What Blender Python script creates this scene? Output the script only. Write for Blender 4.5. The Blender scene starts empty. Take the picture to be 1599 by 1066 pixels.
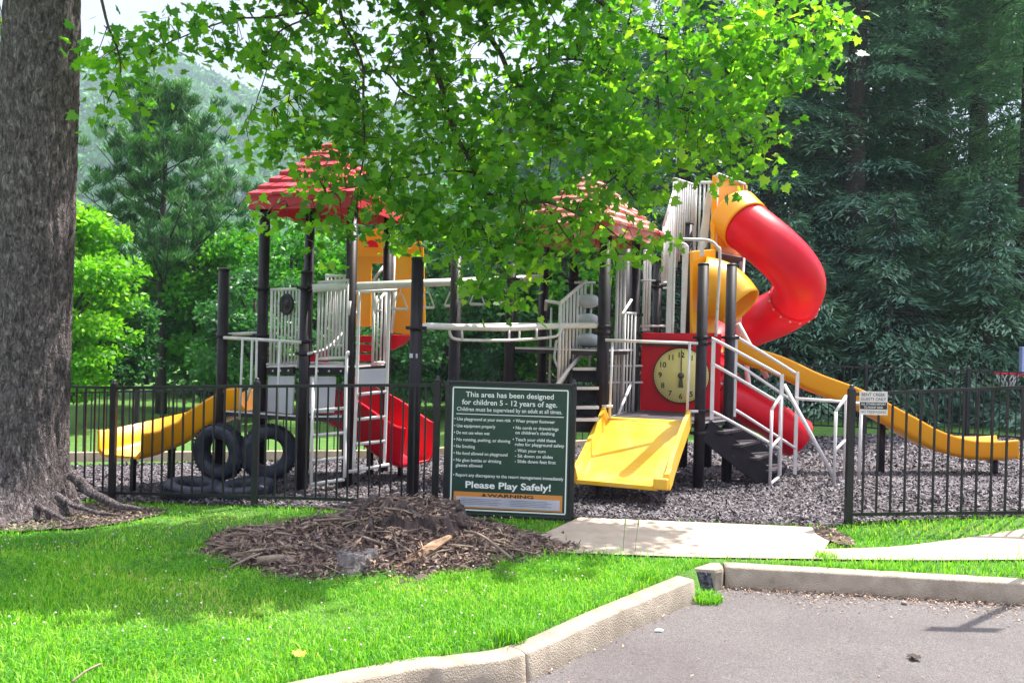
import bpy, math, random
import numpy as np
from mathutils import Vector, Matrix, noise as mn
rng = np.random.default_rng(7); random.seed(7)
C = bpy.context.scene.collection
# ------------------------------------------------------------------ camera, sky, sun
F = 1300.0; EYE = 1.75; ROLL = math.radians(1.4); PITCH = math.atan(8 / F)
cx_ = Vector((math.cos(ROLL), 0, math.sin(ROLL)))
fw_ = Vector((0, math.cos(PITCH), -math.sin(PITCH)))
cx_ = (cx_ - fw_ * cx_.dot(fw_)).normalized(); up_ = cx_.cross(fw_)
camd = bpy.data.cameras.new('camera'); cam = bpy.data.objects.new('camera', camd); C.objects.link(cam)
M = Matrix((cx_, up_, -fw_)).transposed().to_4x4(); M.translation = (0, 0, EYE)
cam.matrix_world = M
camd.sensor_width = 36; camd.lens = F / 1599 * 36; camd.clip_end = 4000; camd.clip_start = 0.05
S = bpy.context.scene; S.camera = cam
SUN_AZ = math.radians(51); SUN_EL = math.radians(62)
w = bpy.data.worlds.new('World'); S.world = w; w.use_nodes = True
nt = w.node_tree; bg = nt.nodes['Background']
sky = nt.nodes.new('ShaderNodeTexSky'); sky.sky_type = 'NISHITA'; sky.sun_disc = False
sky.sun_elevation = SUN_EL; sky.sun_rotation = SUN_AZ; sky.air_density = 1.0; sky.dust_density = 2.5; sky.ozone_density = 1.5
# cloud sheet over the Nishita sky; bright part added overhead, unseen, to fill shade
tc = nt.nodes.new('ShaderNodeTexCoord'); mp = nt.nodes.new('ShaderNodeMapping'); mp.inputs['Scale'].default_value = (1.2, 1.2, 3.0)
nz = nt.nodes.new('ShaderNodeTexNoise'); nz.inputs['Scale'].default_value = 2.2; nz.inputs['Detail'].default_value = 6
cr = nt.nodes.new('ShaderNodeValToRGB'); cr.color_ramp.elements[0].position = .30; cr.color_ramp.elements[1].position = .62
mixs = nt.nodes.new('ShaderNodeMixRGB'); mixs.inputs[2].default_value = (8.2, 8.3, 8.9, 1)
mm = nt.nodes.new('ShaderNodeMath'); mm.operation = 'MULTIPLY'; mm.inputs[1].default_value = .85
nt.links.new(tc.outputs['Generated'], mp.inputs[0]); nt.links.new(mp.outputs[0], nz.inputs['Vector'])
nt.links.new(nz.outputs['Fac'], cr.inputs[0]); nt.links.new(cr.outputs[0], mm.inputs[0]); nt.links.new(mm.outputs[0], mixs.inputs[0])
nt.links.new(sky.outputs[0], mixs.inputs[1])
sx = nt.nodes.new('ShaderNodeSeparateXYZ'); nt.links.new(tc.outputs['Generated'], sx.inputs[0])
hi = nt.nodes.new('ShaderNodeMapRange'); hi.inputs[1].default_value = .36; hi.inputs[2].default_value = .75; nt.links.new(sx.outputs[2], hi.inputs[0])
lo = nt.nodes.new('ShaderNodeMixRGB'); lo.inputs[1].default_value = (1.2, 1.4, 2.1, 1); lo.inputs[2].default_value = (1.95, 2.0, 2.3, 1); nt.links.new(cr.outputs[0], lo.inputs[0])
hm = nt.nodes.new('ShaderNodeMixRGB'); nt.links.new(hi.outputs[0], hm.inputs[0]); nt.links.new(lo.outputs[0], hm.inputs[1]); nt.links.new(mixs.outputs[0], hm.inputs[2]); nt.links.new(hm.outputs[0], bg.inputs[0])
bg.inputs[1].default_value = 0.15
sl = bpy.data.lights.new('sun', 'SUN'); sl.energy = 4.7; sl.angle = math.radians(.6); sl.color = (1, .95, .86)
so = bpy.data.objects.new('sun', sl); C.objects.link(so)
sd = Vector((math.sin(SUN_AZ) * math.cos(SUN_EL), math.cos(SUN_AZ) * math.cos(SUN_EL), math.sin(SUN_EL)))
so.rotation_euler = sd.to_track_quat('Z', 'Y').to_euler(); so.location = sd * 50
S.view_settings.view_transform = 'Standard'; S.view_settings.look = 'None'
S.view_settings.exposure = 1.46; S.view_settings.gamma = 1
S.cycles.max_bounces = 8; S.cycles.transparent_max_bounces = 8; S.cycles.volume_bounces = 0
# ------------------------------------------------------------------ placing helpers (measured from the photo, in metres)
def P(px, py, d):
    v = cx_ * ((px - 799.5) / F) + up_ * (-(py - 533) / F) + fw_
    return Vector((0, 0, EYE)) + v * (d / v.y)
def G(px, py, z=0.0):
    v = cx_ * ((px - 799.5) / F) + up_ * (-(py - 533) / F) + fw_
    return Vector((0, 0, EYE)) + v * ((z - EYE) / v.z)
def sst(a, b, x): t = np.clip((x - a) / (b - a), 0, 1); return t * t * (3 - 2 * t)
def H(x, y):
    p = np.interp(x, [-9, -4.4, -.8, 3.3, 4.7, 9], [-.27, -.18, 0, .02, .2, .34])
    wr = sst(6.5, 7.7, y) * (1 - sst(8.4, 11.5, y))
    wl = sst(5.0, 8.5, y) * (1 - sst(10., 13, y))
    q = np.interp(x, [-9, -1, 7], [-.72, -.40, 0]) * sst(10.0, 14.2, y)
    return p * np.where(np.asarray(x) > 0, wr, wl) + q
# ------------------------------------------------------------------ mesh builder
class MB:
    def __init__(s): s.v = []; s.f = []; s.n = 0; s.sm = []
    def add(s, vs, fs, smooth=False):
        b = s.n; s.v += [tuple(p) for p in vs]; s.n += len(vs)
        s.f += [tuple(b + i for i in f) for f in fs]; s.sm += [smooth] * len(fs); return s
    def box(s, c, size, ax=None, bev=0):
        c = Vector(c); X, Y, Z = ax if ax else (Vector((1, 0, 0)), Vector((0, 1, 0)), Vector((0, 0, 1)))
        a, b, d = [k / 2 for k in size]
        vs = [c + X * (i * a) + Y * (j * b) + Z * (k * d) for i in (-1, 1) for j in (-1, 1) for k in (-1, 1)]
        return s.add(vs, [(0, 1, 3, 2), (4, 6, 7, 5), (0, 4, 5, 1), (2, 3, 7, 6), (0, 2, 6, 4), (1, 5, 7, 3)])
    def bar(s, a, b, wd, ht, up=Vector((0, 0, 1))):
        a, b = Vector(a), Vector(b); Y = (b - a); L = Y.length; Y.normalize()
        X = Y.cross(up)
        if X.length < 1e-4: X = Vector((1, 0, 0))
        X.normalize(); Z = X.cross(Y)
        return s.box((a + b) / 2, (wd, L, ht), (X, Y, Z))
    def tube(s, pts, r, seg=10, caps=True, closed=False):
        pts = [Vector(p) for p in pts]; n = len(pts)
        rs = list(r) if hasattr(r, '__len__') else [r] * n
        tan = []
        for i in range(n):
            if closed: t = pts[(i + 1) % n] - pts[i - 1]
            else: t = pts[min(i + 1, n - 1)] - pts[max(i - 1, 0)]
            tan.append(t.normalized() if t.length > 1e-9 else Vector((0, 0, 1)))
        u = tan[0].orthogonal().normalized(); vs = []
        for i in range(n):
            if i: u = tan[i - 1].rotation_difference(tan[i]) @ u
            u = (u - tan[i] * u.dot(tan[i])).normalized(); w_ = tan[i].cross(u)
            for k in range(seg):
                a = 2 * math.pi * k / seg
                vs.append(pts[i] + (u * math.cos(a) + w_ * math.sin(a)) * rs[i])
        fs = [(i * seg + k, i * seg + (k + 1) % seg, (i + 1) * seg + (k + 1) % seg, (i + 1) * seg + k) for i in range(n - 1) for k in range(seg)]
        if closed: fs += [((n - 1) * seg + k, (n - 1) * seg + (k + 1) % seg, (k + 1) % seg, k) for k in range(seg)]
        elif caps:
            s.add(vs, fs, True); b = s.n - len(vs)
            s.f += [tuple(b + k for k in reversed(range(seg))), tuple(b + (n - 1) * seg + k for k in range(seg))]; s.sm += [False, False]; return s
        return s.add(vs, fs, True)
    def lathe(s, c, prof, seg=24, ax=Vector((0, 0, 1))):
        c = Vector(c); ax = ax.normalized(); u = ax.orthogonal().normalized(); w_ = ax.cross(u); vs = []
        for (r, z) in prof:
            for k in range(seg):
                a = 2 * math.pi * k / seg; vs.append(c + ax * z + (u * math.cos(a) + w_ * math.sin(a)) * r)
        n = len(prof)
        return s.add(vs, [(i * seg + k, i * seg + (k + 1) % seg, (i + 1) * seg + (k + 1) % seg, (i + 1) * seg + k) for i in range(n - 1) for k in range(seg)], True)
    def sweep(s, prof, pts, closed=True, wscale=None, up=Vector((0, 0, 1)), smooth=True):
        pts = [Vector(p) for p in pts]; n = len(pts); m = len(prof); vs = []
        for i in range(n):
            t = (pts[min(i + 1, n - 1)] - pts[max(i - 1, 0)]).normalized()
            X = t.cross(up).normalized(); Z = X.cross(t); k = wscale[i] if wscale else (1, 1)
            for (a, b) in prof: vs.append(pts[i] + X * a * k[0] + Z * b * k[1])
        fs = [(i * m + j, i * m + (j + 1) % m, (i + 1) * m + (j + 1) % m, (i + 1) * m + j) for i in range(n - 1) for j in range(m if closed else m - 1)]
        s.add(vs, fs, smooth)
        if closed:
            b = s.n - len(vs); s.f += [tuple(b + k for k in reversed(range(m))), tuple(b + (n - 1) * m + k for k in range(m))]; s.sm += [False] * 2
        return s
    def prism(s, poly, off):
        poly = [Vector(p) for p in poly]; off = Vector(off); n = len(poly)
        return s.add(poly + [p + off for p in poly], [tuple(range(n)), tuple(reversed(range(n, 2 * n)))] + [(i, i + n, (i + 1) % n + n, (i + 1) % n) for i in range(n)])
    def build(s, name, m, parent=None, bevel=0, **kw):
        me = bpy.data.meshes.new(name); me.from_pydata(s.v, [], s.f); me.validate()
        if len(me.polygons) == len(s.sm): me.polygons.foreach_set('use_smooth', s.sm)
        o = bpy.data.objects.new(name, me); C.objects.link(o)
        me.materials.append(m)
        fixn(me)
        if bevel:
            b = o.modifiers.new('bevel', 'BEVEL'); b.width = bevel; b.segments = 2; b.limit_method = 'ANGLE'
        if parent: setp(o, parent)
        for k, v in kw.items(): o[k] = v
        return o
def fixn(me):
    import bmesh
    b = bmesh.new(); b.from_mesh(me); bmesh.ops.recalc_face_normals(b, faces=b.faces); b.to_mesh(me); b.free()
def wm(o):
    m = Matrix.LocRotScale(o.location, o.rotation_euler, o.scale)
    return (wm(o.parent) @ o.matrix_parent_inverse @ m) if o.parent else m
def setp(o, p): o.parent = p; o.matrix_parent_inverse = wm(p).inverted()
def np_mesh(name, V, Fq, m, parent=None, rnd=None, smooth=False, mats=None):
    """fast mesh from arrays; Fq (n,k) faces all with k corners"""
    me = bpy.data.meshes.new(name); V = np.asarray(V, np.float32).reshape(-1, 3); Fq = np.asarray(Fq, np.int32); k = Fq.shape[1]
    me.vertices.add(len(V)); me.vertices.foreach_set('co', V.ravel())
    me.loops.add(Fq.size); me.loops.foreach_set('vertex_index', Fq.ravel())
    me.polygons.add(len(Fq)); me.polygons.foreach_set('loop_start', np.arange(0, Fq.size, k, dtype=np.int32))
    me.polygons.foreach_set('loop_total', np.full(len(Fq), k, np.int32))
    me.update(calc_edges=True)
    if smooth: me.polygons.foreach_set('use_smooth', np.ones(len(Fq), bool))
    if rnd is not None:
        a = me.attributes.new('rnd', 'FLOAT', 'FACE'); a.data.foreach_set('value', np.asarray(rnd, np.float32))
    me.materials.append(m)
    o = bpy.data.objects.new(name, me); C.objects.link(o)
    if parent: setp(o, parent)
    return o
def thing(name, label, cat, loc=(0, 0, 0), group=None):
    o = bpy.data.objects.new(name, None); C.objects.link(o); o.location = loc; o.empty_display_size = .2
    return tag(o, label, cat, group)
def tag(o, label=None, cat=None, group=None, kind=None):
    if label: o['label'] = label
    if cat: o['category'] = cat
    if group: o['group'] = group
    if kind: o['kind'] = kind
    return o
def spline(pts, n=8):
    pts = [Vector(p) for p in pts]; out = []; q = [pts[0] * 2 - pts[1]] + pts + [pts[-1] * 2 - pts[-2]]
    for i in range(1, len(q) - 2):
        a, b, c, d = q[i - 1], q[i], q[i + 1], q[i + 2]
        for k in range(n):
            t = k / n
            out.append(.5 * ((2 * b) + (c - a) * t + (2 * a - 5 * b + 4 * c - d) * t * t + (3 * b - a - 3 * c + d) * t ** 3))
    return out + [pts[-1]]
# ------------------------------------------------------------------ materials
def mat(name, col, rough=.5, col2=None, scale=8, bump=0, bscale=60, metal=0, coat=0, detail=5, spec=.5, ramp=(.35, .65), dirt=None, stretch=None, rough2=None):
    m = bpy.data.materials.new(name); m.use_nodes = True; t = m.node_tree; p = t.nodes['Principled BSDF']
    p.inputs['Base Color'].default_value = (*col, 1); p.inputs['Roughness'].default_value = rough; p.inputs['Metallic'].default_value = metal
    p.inputs['Specular IOR Level'].default_value = spec
    if coat: p.inputs['Coat Weight'].default_value = coat; p.inputs['Coat Roughness'].default_value = .15
    co = t.nodes.new('ShaderNodeTexCoord'); src = co.outputs['Object']
    if stretch:
        mp_ = t.nodes.new('ShaderNodeMapping'); mp_.inputs['Scale'].default_value = stretch; t.links.new(src, mp_.inputs[0]); src = mp_.outputs[0]
    if col2:
        n = t.nodes.new('ShaderNodeTexNoise'); n.inputs['Scale'].default_value = scale; n.inputs['Detail'].default_value = detail
        t.links.new(src, n.inputs['Vector'])
        r = t.nodes.new('ShaderNodeValToRGB'); r.color_ramp.elements[0].position = ramp[0]; r.color_ramp.elements[1].position = ramp[1]
        r.color_ramp.elements[0].color = (*col, 1); r.color_ramp.elements[1].color = (*col2, 1)
        t.links.new(n.outputs['Fac'], r.inputs[0]); out = r.outputs[0]
        if dirt:
            n2 = t.nodes.new('ShaderNodeTexNoise'); n2.inputs['Scale'].default_value = dirt[1]; n2.inputs['Detail'].default_value = 8
            t.links.new(src, n2.inputs['Vector']); r2 = t.nodes.new('ShaderNodeValToRGB')
            r2.color_ramp.elements[0].position = dirt[2]; r2.color_ramp.elements[1].position = dirt[3]
            r2.color_ramp.elements[0].color = (0, 0, 0, 1)
            mx = t.nodes.new('ShaderNodeMixRGB'); t.links.new(n2.outputs['Fac'], r2.inputs[0]); t.links.new(r2.outputs[0], mx.inputs[0])
            t.links.new(out, mx.inputs[1]); mx.inputs[2].default_value = (*dirt[0], 1); out = mx.outputs[0]
        t.links.new(out, p.inputs['Base Color'])
        if rough2 is not None:
            mr = t.nodes.new('ShaderNodeMapRange'); mr.inputs[3].default_value = rough; mr.inputs[4].default_value = rough2
            t.links.new(n.outputs['Fac'], mr.inputs[0]); t.links.new(mr.outputs[0], p.inputs['Roughness'])
    if bump:
        n = t.nodes.new('ShaderNodeTexNoise'); n.inputs['Scale'].default_value = bscale; n.inputs['Detail'].default_value = 6
        t.links.new(src, n.inputs['Vector']); b = t.nodes.new('ShaderNodeBump'); b.inputs['Strength'].default_value = min(1, bump); b.inputs['Distance'].default_value = .02
        t.links.new(n.outputs['Fac'], b.inputs['Height']); t.links.new(b.outputs[0], p.inputs['Normal'])
    return m
def leafmat(name, cols, trans=.5, tcol=None, rough=.45, spec=.4):
    """cols = list of colours picked by the per leaf random attribute; trans = share of translucency"""
    m = bpy.data.materials.new(name); m.use_nodes = True; t = m.node_tree; p = t.nodes['Principled BSDF']; o = t.nodes['Material Output']
    at = t.nodes.new('ShaderNodeAttribute'); at.attribute_name = 'rnd'
    r = t.nodes.new('ShaderNodeValToRGB'); e = r.color_ramp.elements
    while len(e) < len(cols): e.new(.5)
    for i, c in enumerate(cols): e[i].position = i / (len(cols) - 1); e[i].color = (*c, 1)
    t.links.new(at.outputs['Fac'], r.inputs[0]); t.links.new(r.outputs[0], p.inputs['Base Color'])
    p.inputs['Roughness'].default_value = rough; p.inputs['Specular IOR Level'].default_value = spec
    tr = t.nodes.new('ShaderNodeBsdfTranslucent'); g = t.nodes.new('ShaderNodeMixRGB'); g.blend_type = 'MULTIPLY'; g.inputs[0].default_value = 1
    g.inputs[2].default_value = (*(tcol or (1.6, 1.9, .6)), 1); t.links.new(r.outputs[0], g.inputs[1]); t.links.new(g.outputs[0], tr.inputs[0])
    mx = t.nodes.new('ShaderNodeMixShader'); mx.inputs[0].default_value = trans
    t.links.new(p.outputs[0], mx.inputs[1]); t.links.new(tr.outputs[0], mx.inputs[2]); t.links.new(mx.outputs[0], o.inputs[0])
    return m
YEL = mat('yellow_plastic', (.97, .375, .0), .36, (.93, .41, .004), 3, .15, 90, coat=.12, dirt=((.78, .36, .04), 2.5, .66, .85))
YELW = mat('worn_yellow_plastic', (.78, .42, .01), .4, (.84, .50, .05), 4, .15, 60, coat=.08, dirt=((.72, .46, .14), 3.2, .52, .8))
RED = mat('red_plastic', (.80, .0, .018), .38, (.70, .0, .022), 3, .12, 90, coat=.06, spec=.35, dirt=((.62, .03, .04), 3.5, .68, .9))
ROOF = mat('red_roof_plastic', (.62, .015, .045), .5, (.66, .05, .08), 6, .25, 50, dirt=((.66, .20, .22), 7, .56, .8))
ROOF2 = mat('faded_roof_plastic', (.56, .06, .055), .55, (.64, .17, .14), 5, .25, 50, dirt=((.70, .42, .36), 6, .46, .7))
WHT = mat('white_painted_metal', (.72, .69, .70), .4, (.64, .60, .61), 9, .08, 120, dirt=((.42, .34, .28), 14, .66, .8))
LAV = mat('pale_plastic_panel', (.50, .50, .58), .45, (.56, .56, .62), 5, .1, 60)
POST = mat('dark_post_paint', (.013, .009, .014), .45, (.024, .017, .026), 7, .1, 120, spec=.3, dirt=((.07, .06, .065), 12, .66, .82))
DECK = mat('deck_rubber_coating', (.022, .018, .026), .6, (.05, .042, .055), 12, .3, 90)
BLK = mat('black_fence_paint', (.010, .010, .012), .4, (.018, .018, .022), 10, .1, 140, dirt=((.05, .045, .04), 16, .68, .85))
RUB = mat('tyre_rubber', (.012, .015, .032), .6, (.03, .034, .06), 10, .4, 60, dirt=((.09, .08, .085), 6, .6, .8))
CLOCKF = mat('clock_face_cream', (.90, .76, .27), .55, (.92, .80, .36), 6, .1, 60)
INK = mat('dark_ink', (.02, .018, .018), .6)
GRN = mat('dark_green_board', (.012, .042, .028), .42, (.017, .052, .036), 9, .1, 70)
CREAM = mat('white_lettering', (.78, .80, .78), .5)
ORG = mat('orange_band', (.62, .25, .05), .5)
LBL = mat('grey_label', (.42, .42, .50), .5, (.50, .50, .58), 8)
WSIGN = mat('white_sign_face', (.62, .58, .58), .5, (.70, .66, .66), 9)
CONC = mat('concrete_walk', (.36, .285, .225), .9, (.44, .36, .29), 5, .35, 130, dirt=((.36, .27, .2), 2.4, .58, .78))
KERB = mat('kerb_concrete', (.29, .24, .185), .88, (.39, .33, .26), 7, .6, 110, dirt=((.22, .18, .145), 9, .60, .78))
ASPH = mat('asphalt', (.115, .104, .106), .85, (.195, .176, .175), 110, .9, 200, dirt=((.135, .118, .12), 1.1, .45, .62), ramp=(.3, .7))
def asphalt_detail(m):
    t = m.node_tree; p = t.nodes['Principled BSDF']; src = p.inputs['Base Color'].links[0].from_socket
    co = t.nodes.new('ShaderNodeTexCoord'); nn = t.nodes.new('ShaderNodeTexNoise'); nn.inputs['Scale'].default_value = 2.2; nn.inputs['Detail'].default_value = 6; t.links.new(co.outputs['Object'], nn.inputs['Vector'])
    mx = t.nodes.new('ShaderNodeMixRGB'); mx.inputs[0].default_value = .35; t.links.new(co.outputs['Object'], mx.inputs[1]); t.links.new(nn.outputs['Color'], mx.inputs[2])
    v = t.nodes.new('ShaderNodeTexVoronoi'); v.feature = 'DISTANCE_TO_EDGE'; v.inputs['Scale'].default_value = .8; t.links.new(mx.outputs[0], v.inputs['Vector'])
    r = t.nodes.new('ShaderNodeValToRGB'); r.color_ramp.elements[0].position = .0; r.color_ramp.elements[0].color = (.6, .6, .6, 1); r.color_ramp.elements[1].position = .004; r.color_ramp.elements[1].color = (1, 1, 1, 1); t.links.new(v.outputs['Distance'], r.inputs[0])
    m1 = t.nodes.new('ShaderNodeMixRGB'); m1.blend_type = 'MULTIPLY'; m1.inputs[0].default_value = .4; t.links.new(src, m1.inputs[1]); t.links.new(r.outputs[0], m1.inputs[2])
    v2 = t.nodes.new('ShaderNodeTexVoronoi'); v2.inputs['Scale'].default_value = 120; t.links.new(co.outputs['Object'], v2.inputs['Vector'])
    r2 = t.nodes.new('ShaderNodeValToRGB'); r2.color_ramp.elements[0].position = .0; r2.color_ramp.elements[0].color = (.72, .72, .72, 1); r2.color_ramp.elements[1].position = 1; r2.color_ramp.elements[1].color = (1.5, 1.47, 1.45, 1); t.links.new(v2.outputs['Color'], r2.inputs[0])
    m2 = t.nodes.new('ShaderNodeMixRGB'); m2.blend_type = 'MULTIPLY'; m2.inputs[0].default_value = 1; t.links.new(m1.outputs[0], m2.inputs[1]); t.links.new(r2.outputs[0], m2.inputs[2]); t.links.new(m2.outputs[0], p.inputs['Base Color'])
asphalt_detail(ASPH)
SOIL = mat('bare_soil', (.07, .048, .038), .95, (.14, .10, .075), 14, .9, 60)
MULCH = mat('mulch_bed', (.035, .027, .033), .95, (.075, .062, .07), 22, .9, 60)
BARKC = mat('bark_dark', (.035, .028, .028), .9, (.08, .062, .06), 30, .8, 60)
# ------------------------------------------------------------------ ground
LAWN = mat('lawn_soil', (.05, .13, .015), .95, (.08, .19, .02), 9, .8, 60)
kin = [G(543, 1066), G(705, 1040), G(822, 1020), G(960, 958), G(1086, 905)]     # inner top edge of the near kerb
k0 = kin[0] + (kin[0] - kin[1]).normalized() * 3 + Vector((0, -.5, 0))
kin = [k0] + kin
fk = [G(1137, 885), G(1599, 911)]
fk.append(fk[1] + (fk[1] - fk[0]).normalized() * 8)
corner = Vector((fk[0].x - .02, fk[0].y, 0))
inpoly = [(p.x, p.y) for p in kin] + [(corner.x, corner.y)] + [(p.x, p.y) for p in fk[1:]] + [(20, -6), (-12, -6), (kin[0].x - 8, kin[0].y - 2.2)]
def inside(x, y, poly):
    x = np.asarray(x); y = np.asarray(y); c = np.zeros(x.shape, bool); n = len(poly); j = n - 1
    for i in range(n):
        xi, yi = poly[i]; xj, yj = poly[j]
        k = ((yi > y) != (yj > y)) & (x < (xj - xi) * (y - yi) / ((yj - yi) or 1e-9) + xi); c ^= k; j = i
    return c
def axis_(a, b, c, d, st, far):
    mid = np.arange(b, c, st); lo = b - np.geomspace(st, b - a, far)[::-1]; hi = c + np.geomspace(st, d - c, far) - st * .0
    return np.concatenate([lo, mid, [c], hi])
gx = axis_(-690, -9, 9, 690, .09, 34); gy = axis_(-60, 1, 16, 880, .09, 34)
X, Y = np.meshgrid(gx, gy); Z = H(X, Y) * 1.0
par = inside(X, Y, inpoly)
for a in np.arange(0, 6.28, .785): par |= inside(X + .1 * math.cos(a), Y + .1 * math.sin(a), inpoly)
Z = np.where(par, -.30, Z)
nz_ = np.sin(X * 1.7 + Y * .8) * .006 + np.sin(X * .6 - Y * 1.9) * .008
Z = Z + np.where(par, 0, nz_ - .012)
nx, ny = len(gx), len(gy); I = (np.arange(ny - 1)[:, None] * nx + np.arange(nx - 1)[None]).ravel()
ground = np_mesh('ground', np.stack([X, Y, Z], -1), np.stack([I, I + 1, I + nx + 1, I + nx], 1), LAWN, smooth=True); tag(ground, kind='structure')
def sheet(name, poly, m, off=.004, step=.12, kind='structure', hf=None):
    xs = [p[0] for p in poly]; ys = [p[1] for p in poly]
    ax = np.arange(min(xs) - step, max(xs) + step, step); ay = np.arange(min(ys) - step, max(ys) + step, step)
    import bmesh
    b = bmesh.new(); vs = [b.verts.new((p[0], p[1], 0)) for p in poly]; b.faces.new(vs)
    for a in ax[1:-1]:
        bmesh.ops.bisect_plane(b, geom=b.verts[:] + b.edges[:] + b.faces[:], plane_co=(a, 0, 0), plane_no=(1, 0, 0))
    for a in ay[1:-1]:
        bmesh.ops.bisect_plane(b, geom=b.verts[:] + b.edges[:] + b.faces[:], plane_co=(0, a, 0), plane_no=(0, 1, 0))
    for v in b.verts: v.co.z = (hf or H)(v.co.x, v.co.y) + off
    bmesh.ops.recalc_face_normals(b, faces=b.faces)
    me = bpy.data.meshes.new(name); b.to_mesh(me); b.free(); me.materials.append(m)
    for p in me.polygons: p.use_smooth = True
    o = bpy.data.objects.new(name, me); C.objects.link(o); o['kind'] = kind; return o
AZ = -.16
me_ = MB(); me_.add([(-12, -6, AZ), (20, -6, AZ), (20, 7.5, AZ), (-12, 7.5, AZ)], [(0, 1, 2, 3)])
# asphalt only inside the kerbs
asph = MB(); poly = [(p[0], p[1]) for p in inpoly]
asph.add([(x, y, AZ) for x, y in poly], [tuple(range(len(poly)))])
asph = asph.build('parking_asphalt', ASPH); tag(asph, kind='structure')
# kerbs
def kerb(name, pts, w_=.16, top=.0, wob=.004):
    pts = [Vector((p[0], p[1], 0)) for p in pts]; L = []
    for i in range(len(pts) - 1):
        n = max(2, int((pts[i + 1] - pts[i]).length / .06))
        L += [pts[i].lerp(pts[i + 1], k / n) for k in range(n)]
    L.append(pts[-1]); m = MB()
    prof = [(.012, -.34), (.006, -.17), (-.010, top - .014), (-.016, top - .004), (-.026, top), (-w_ + .012, top + .002), (-w_ + .004, top - .012), (-w_, -.34)]
    vs = []; n = len(L); q = len(prof)
    for i, p in enumerate(L):
        t = (L[min(i + 1, n - 1)] - L[max(i - 1, 0)]).normalized(); nr = Vector((-t.y, t.x, 0))
        for (a, b) in prof:
            e = mn.noise(Vector((p.x * 9, p.y * 9, b * 30))) * wob
            vs.append(p - nr * (a + e) + Vector((0, 0, b + e * .6)))
    fs = [(i * q + j, i * q + j + 1, (i + 1) * q + j + 1, (i + 1) * q + j) for i in range(n - 1) for j in range(q - 1)]
    m.add(vs, fs, True); b0 = 0
    m.f += [tuple(range(q)), tuple((n - 1) * q + k for k in range(q))]; m.sm += [False] * 2
    o = m.build(name, KERB); tag(o, kind='structure'); return o
def smoothp(p, n=8): return [(v.x, v.y) for v in spline([Vector((a.x, a.y, 0)) for a in p], n)]
sp_ = smoothp(kin)
seam = 0
ki = min(range(len(sp_)), key=lambda i: (Vector(sp_[i]) - Vector((kin[3].x, kin[3].y))).length)
kerb('kerb', sp_[:ki + 1]); a_, b_ = Vector(sp_[ki]), Vector(sp_[ki + 1])
kerb('kerb', [tuple(a_ + (b_ - a_).normalized() * .006)] + sp_[ki + 1:])
fkp = [(corner.x, corner.y)] + [(p.x, p.y) for p in fk[1:]]
kerb('kerb', fkp[:1] + fkp[1:])
# short broken end block of the far kerb
KDARK = mat('broken_aggregate', (.035, .035, .06), .8, (.14, .13, .17), 26, 1, 50)
m = MB(); foot = [(1.43, 6.385), (1.60, 6.355), (1.66, 6.40), (corner.x - .012, 6.47), (corner.x - .012, 6.625), (1.50, 6.64)]
foot2 = [(x + (1.57 - x) * .06, y + (6.5 - y) * .06) for x, y in foot]; n_ = len(foot)
m.add([(x, y, -.34) for x, y in foot] + [(x, y, -.022) for x, y in foot] + [(x, y, .0) for x, y in foot2], [(i, (i + 1) % n_, n_ + (i + 1) % n_, n_ + i) for i in range(n_)] + [(n_ + i, n_ + (i + 1) % n_, 2 * n_ + (i + 1) % n_, 2 * n_ + i) for i in range(n_)] + [tuple(range(2 * n_, 3 * n_))])
tag(m.build('kerb', KERB), kind='structure')
bs = MB(); vs = []; e0 = Vector((1.432, 6.378, 0)); e1 = Vector((1.598, 6.348, 0))
for i in range(14):
    for j in range(11):
        z = -.20 + .185 * j / 10; q = e0.lerp(e1, i / 13 * (.78 + .22 * (1 - j / 10))); e = .012 + mn.noise(Vector((i * .55, j * .6, 3))) * .022
        vs.append(Vector((q.x, q.y - e, z)))
bs.add(vs, [(i * 11 + j, i * 11 + 11 + j, i * 11 + 12 + j, i * 11 + j + 1) for i in range(13) for j in range(10)])
bs.add([(1.44, 6.40, -.2), (1.59, 6.375, -.2), (1.59, 6.375, -.02), (1.44, 6.40, -.02)], [(0, 1, 2, 3)])
tag(bs.build('rubble_stone', KDARK), 'broken dark end of the concrete kerb showing rough aggregate', 'rubble')
# walk
W0, W1 = G(905, 810), G(1307, 829)
walk = [G(838, 840), G(905, 810), G(1307, 829), G(1288, 860), G(1599, 853)]
e1 = walk[-1] + Vector((5, .12, 0)); wl = [(p.x, p.y) for p in walk] + [(e1.x, e1.y), (e1.x, e1.y - .62)]
for px, py in ((1599, 879), (1100, 872), (862, 864)): g = G(px, py); wl.append((g.x, g.y))
sheet('sidewalk', wl, CONC, .012, .2)
def Hm(x, y): return H(x, y)
# mulch bed bounded by front fence line (Y~8.1) and back
FL = [(-6.2, 9.75), (-4.4, 9.17), (-.8, 8.17), (.55, 8.0)]
FR = [(3.28, 8.01), (4.75, 7.68), (8.5, 6.9)]
mb_poly = [(-12, 10.9), *FL[1:3], (.62, 8.03), (3.1, 7.86), (3.3, 8.03), *FR[1:], (20, 8), (20, 17), (13.5, 17.0), (2, 15.6), (-2, 14.6), (-14, 13.9)]
sheet('mulch_ground', mb_poly, MULCH, .006, .35)
# timber edging at the back left of the mulch
TIM = mat('pale_timber', (.52, .42, .28), .8, (.62, .52, .36), 8, .3, 40)
tg = MB(); tg.bar((-14, 13.95, -.66), (-2, 14.65, -.38), .12, .16); tg.bar((-2, 14.65, -.38), (2, 15.65, -.20), .12, .16)
tag(tg.build('timber_edging', TIM), 'pale timber edging board along the far side of the mulch', 'edging')

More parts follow.
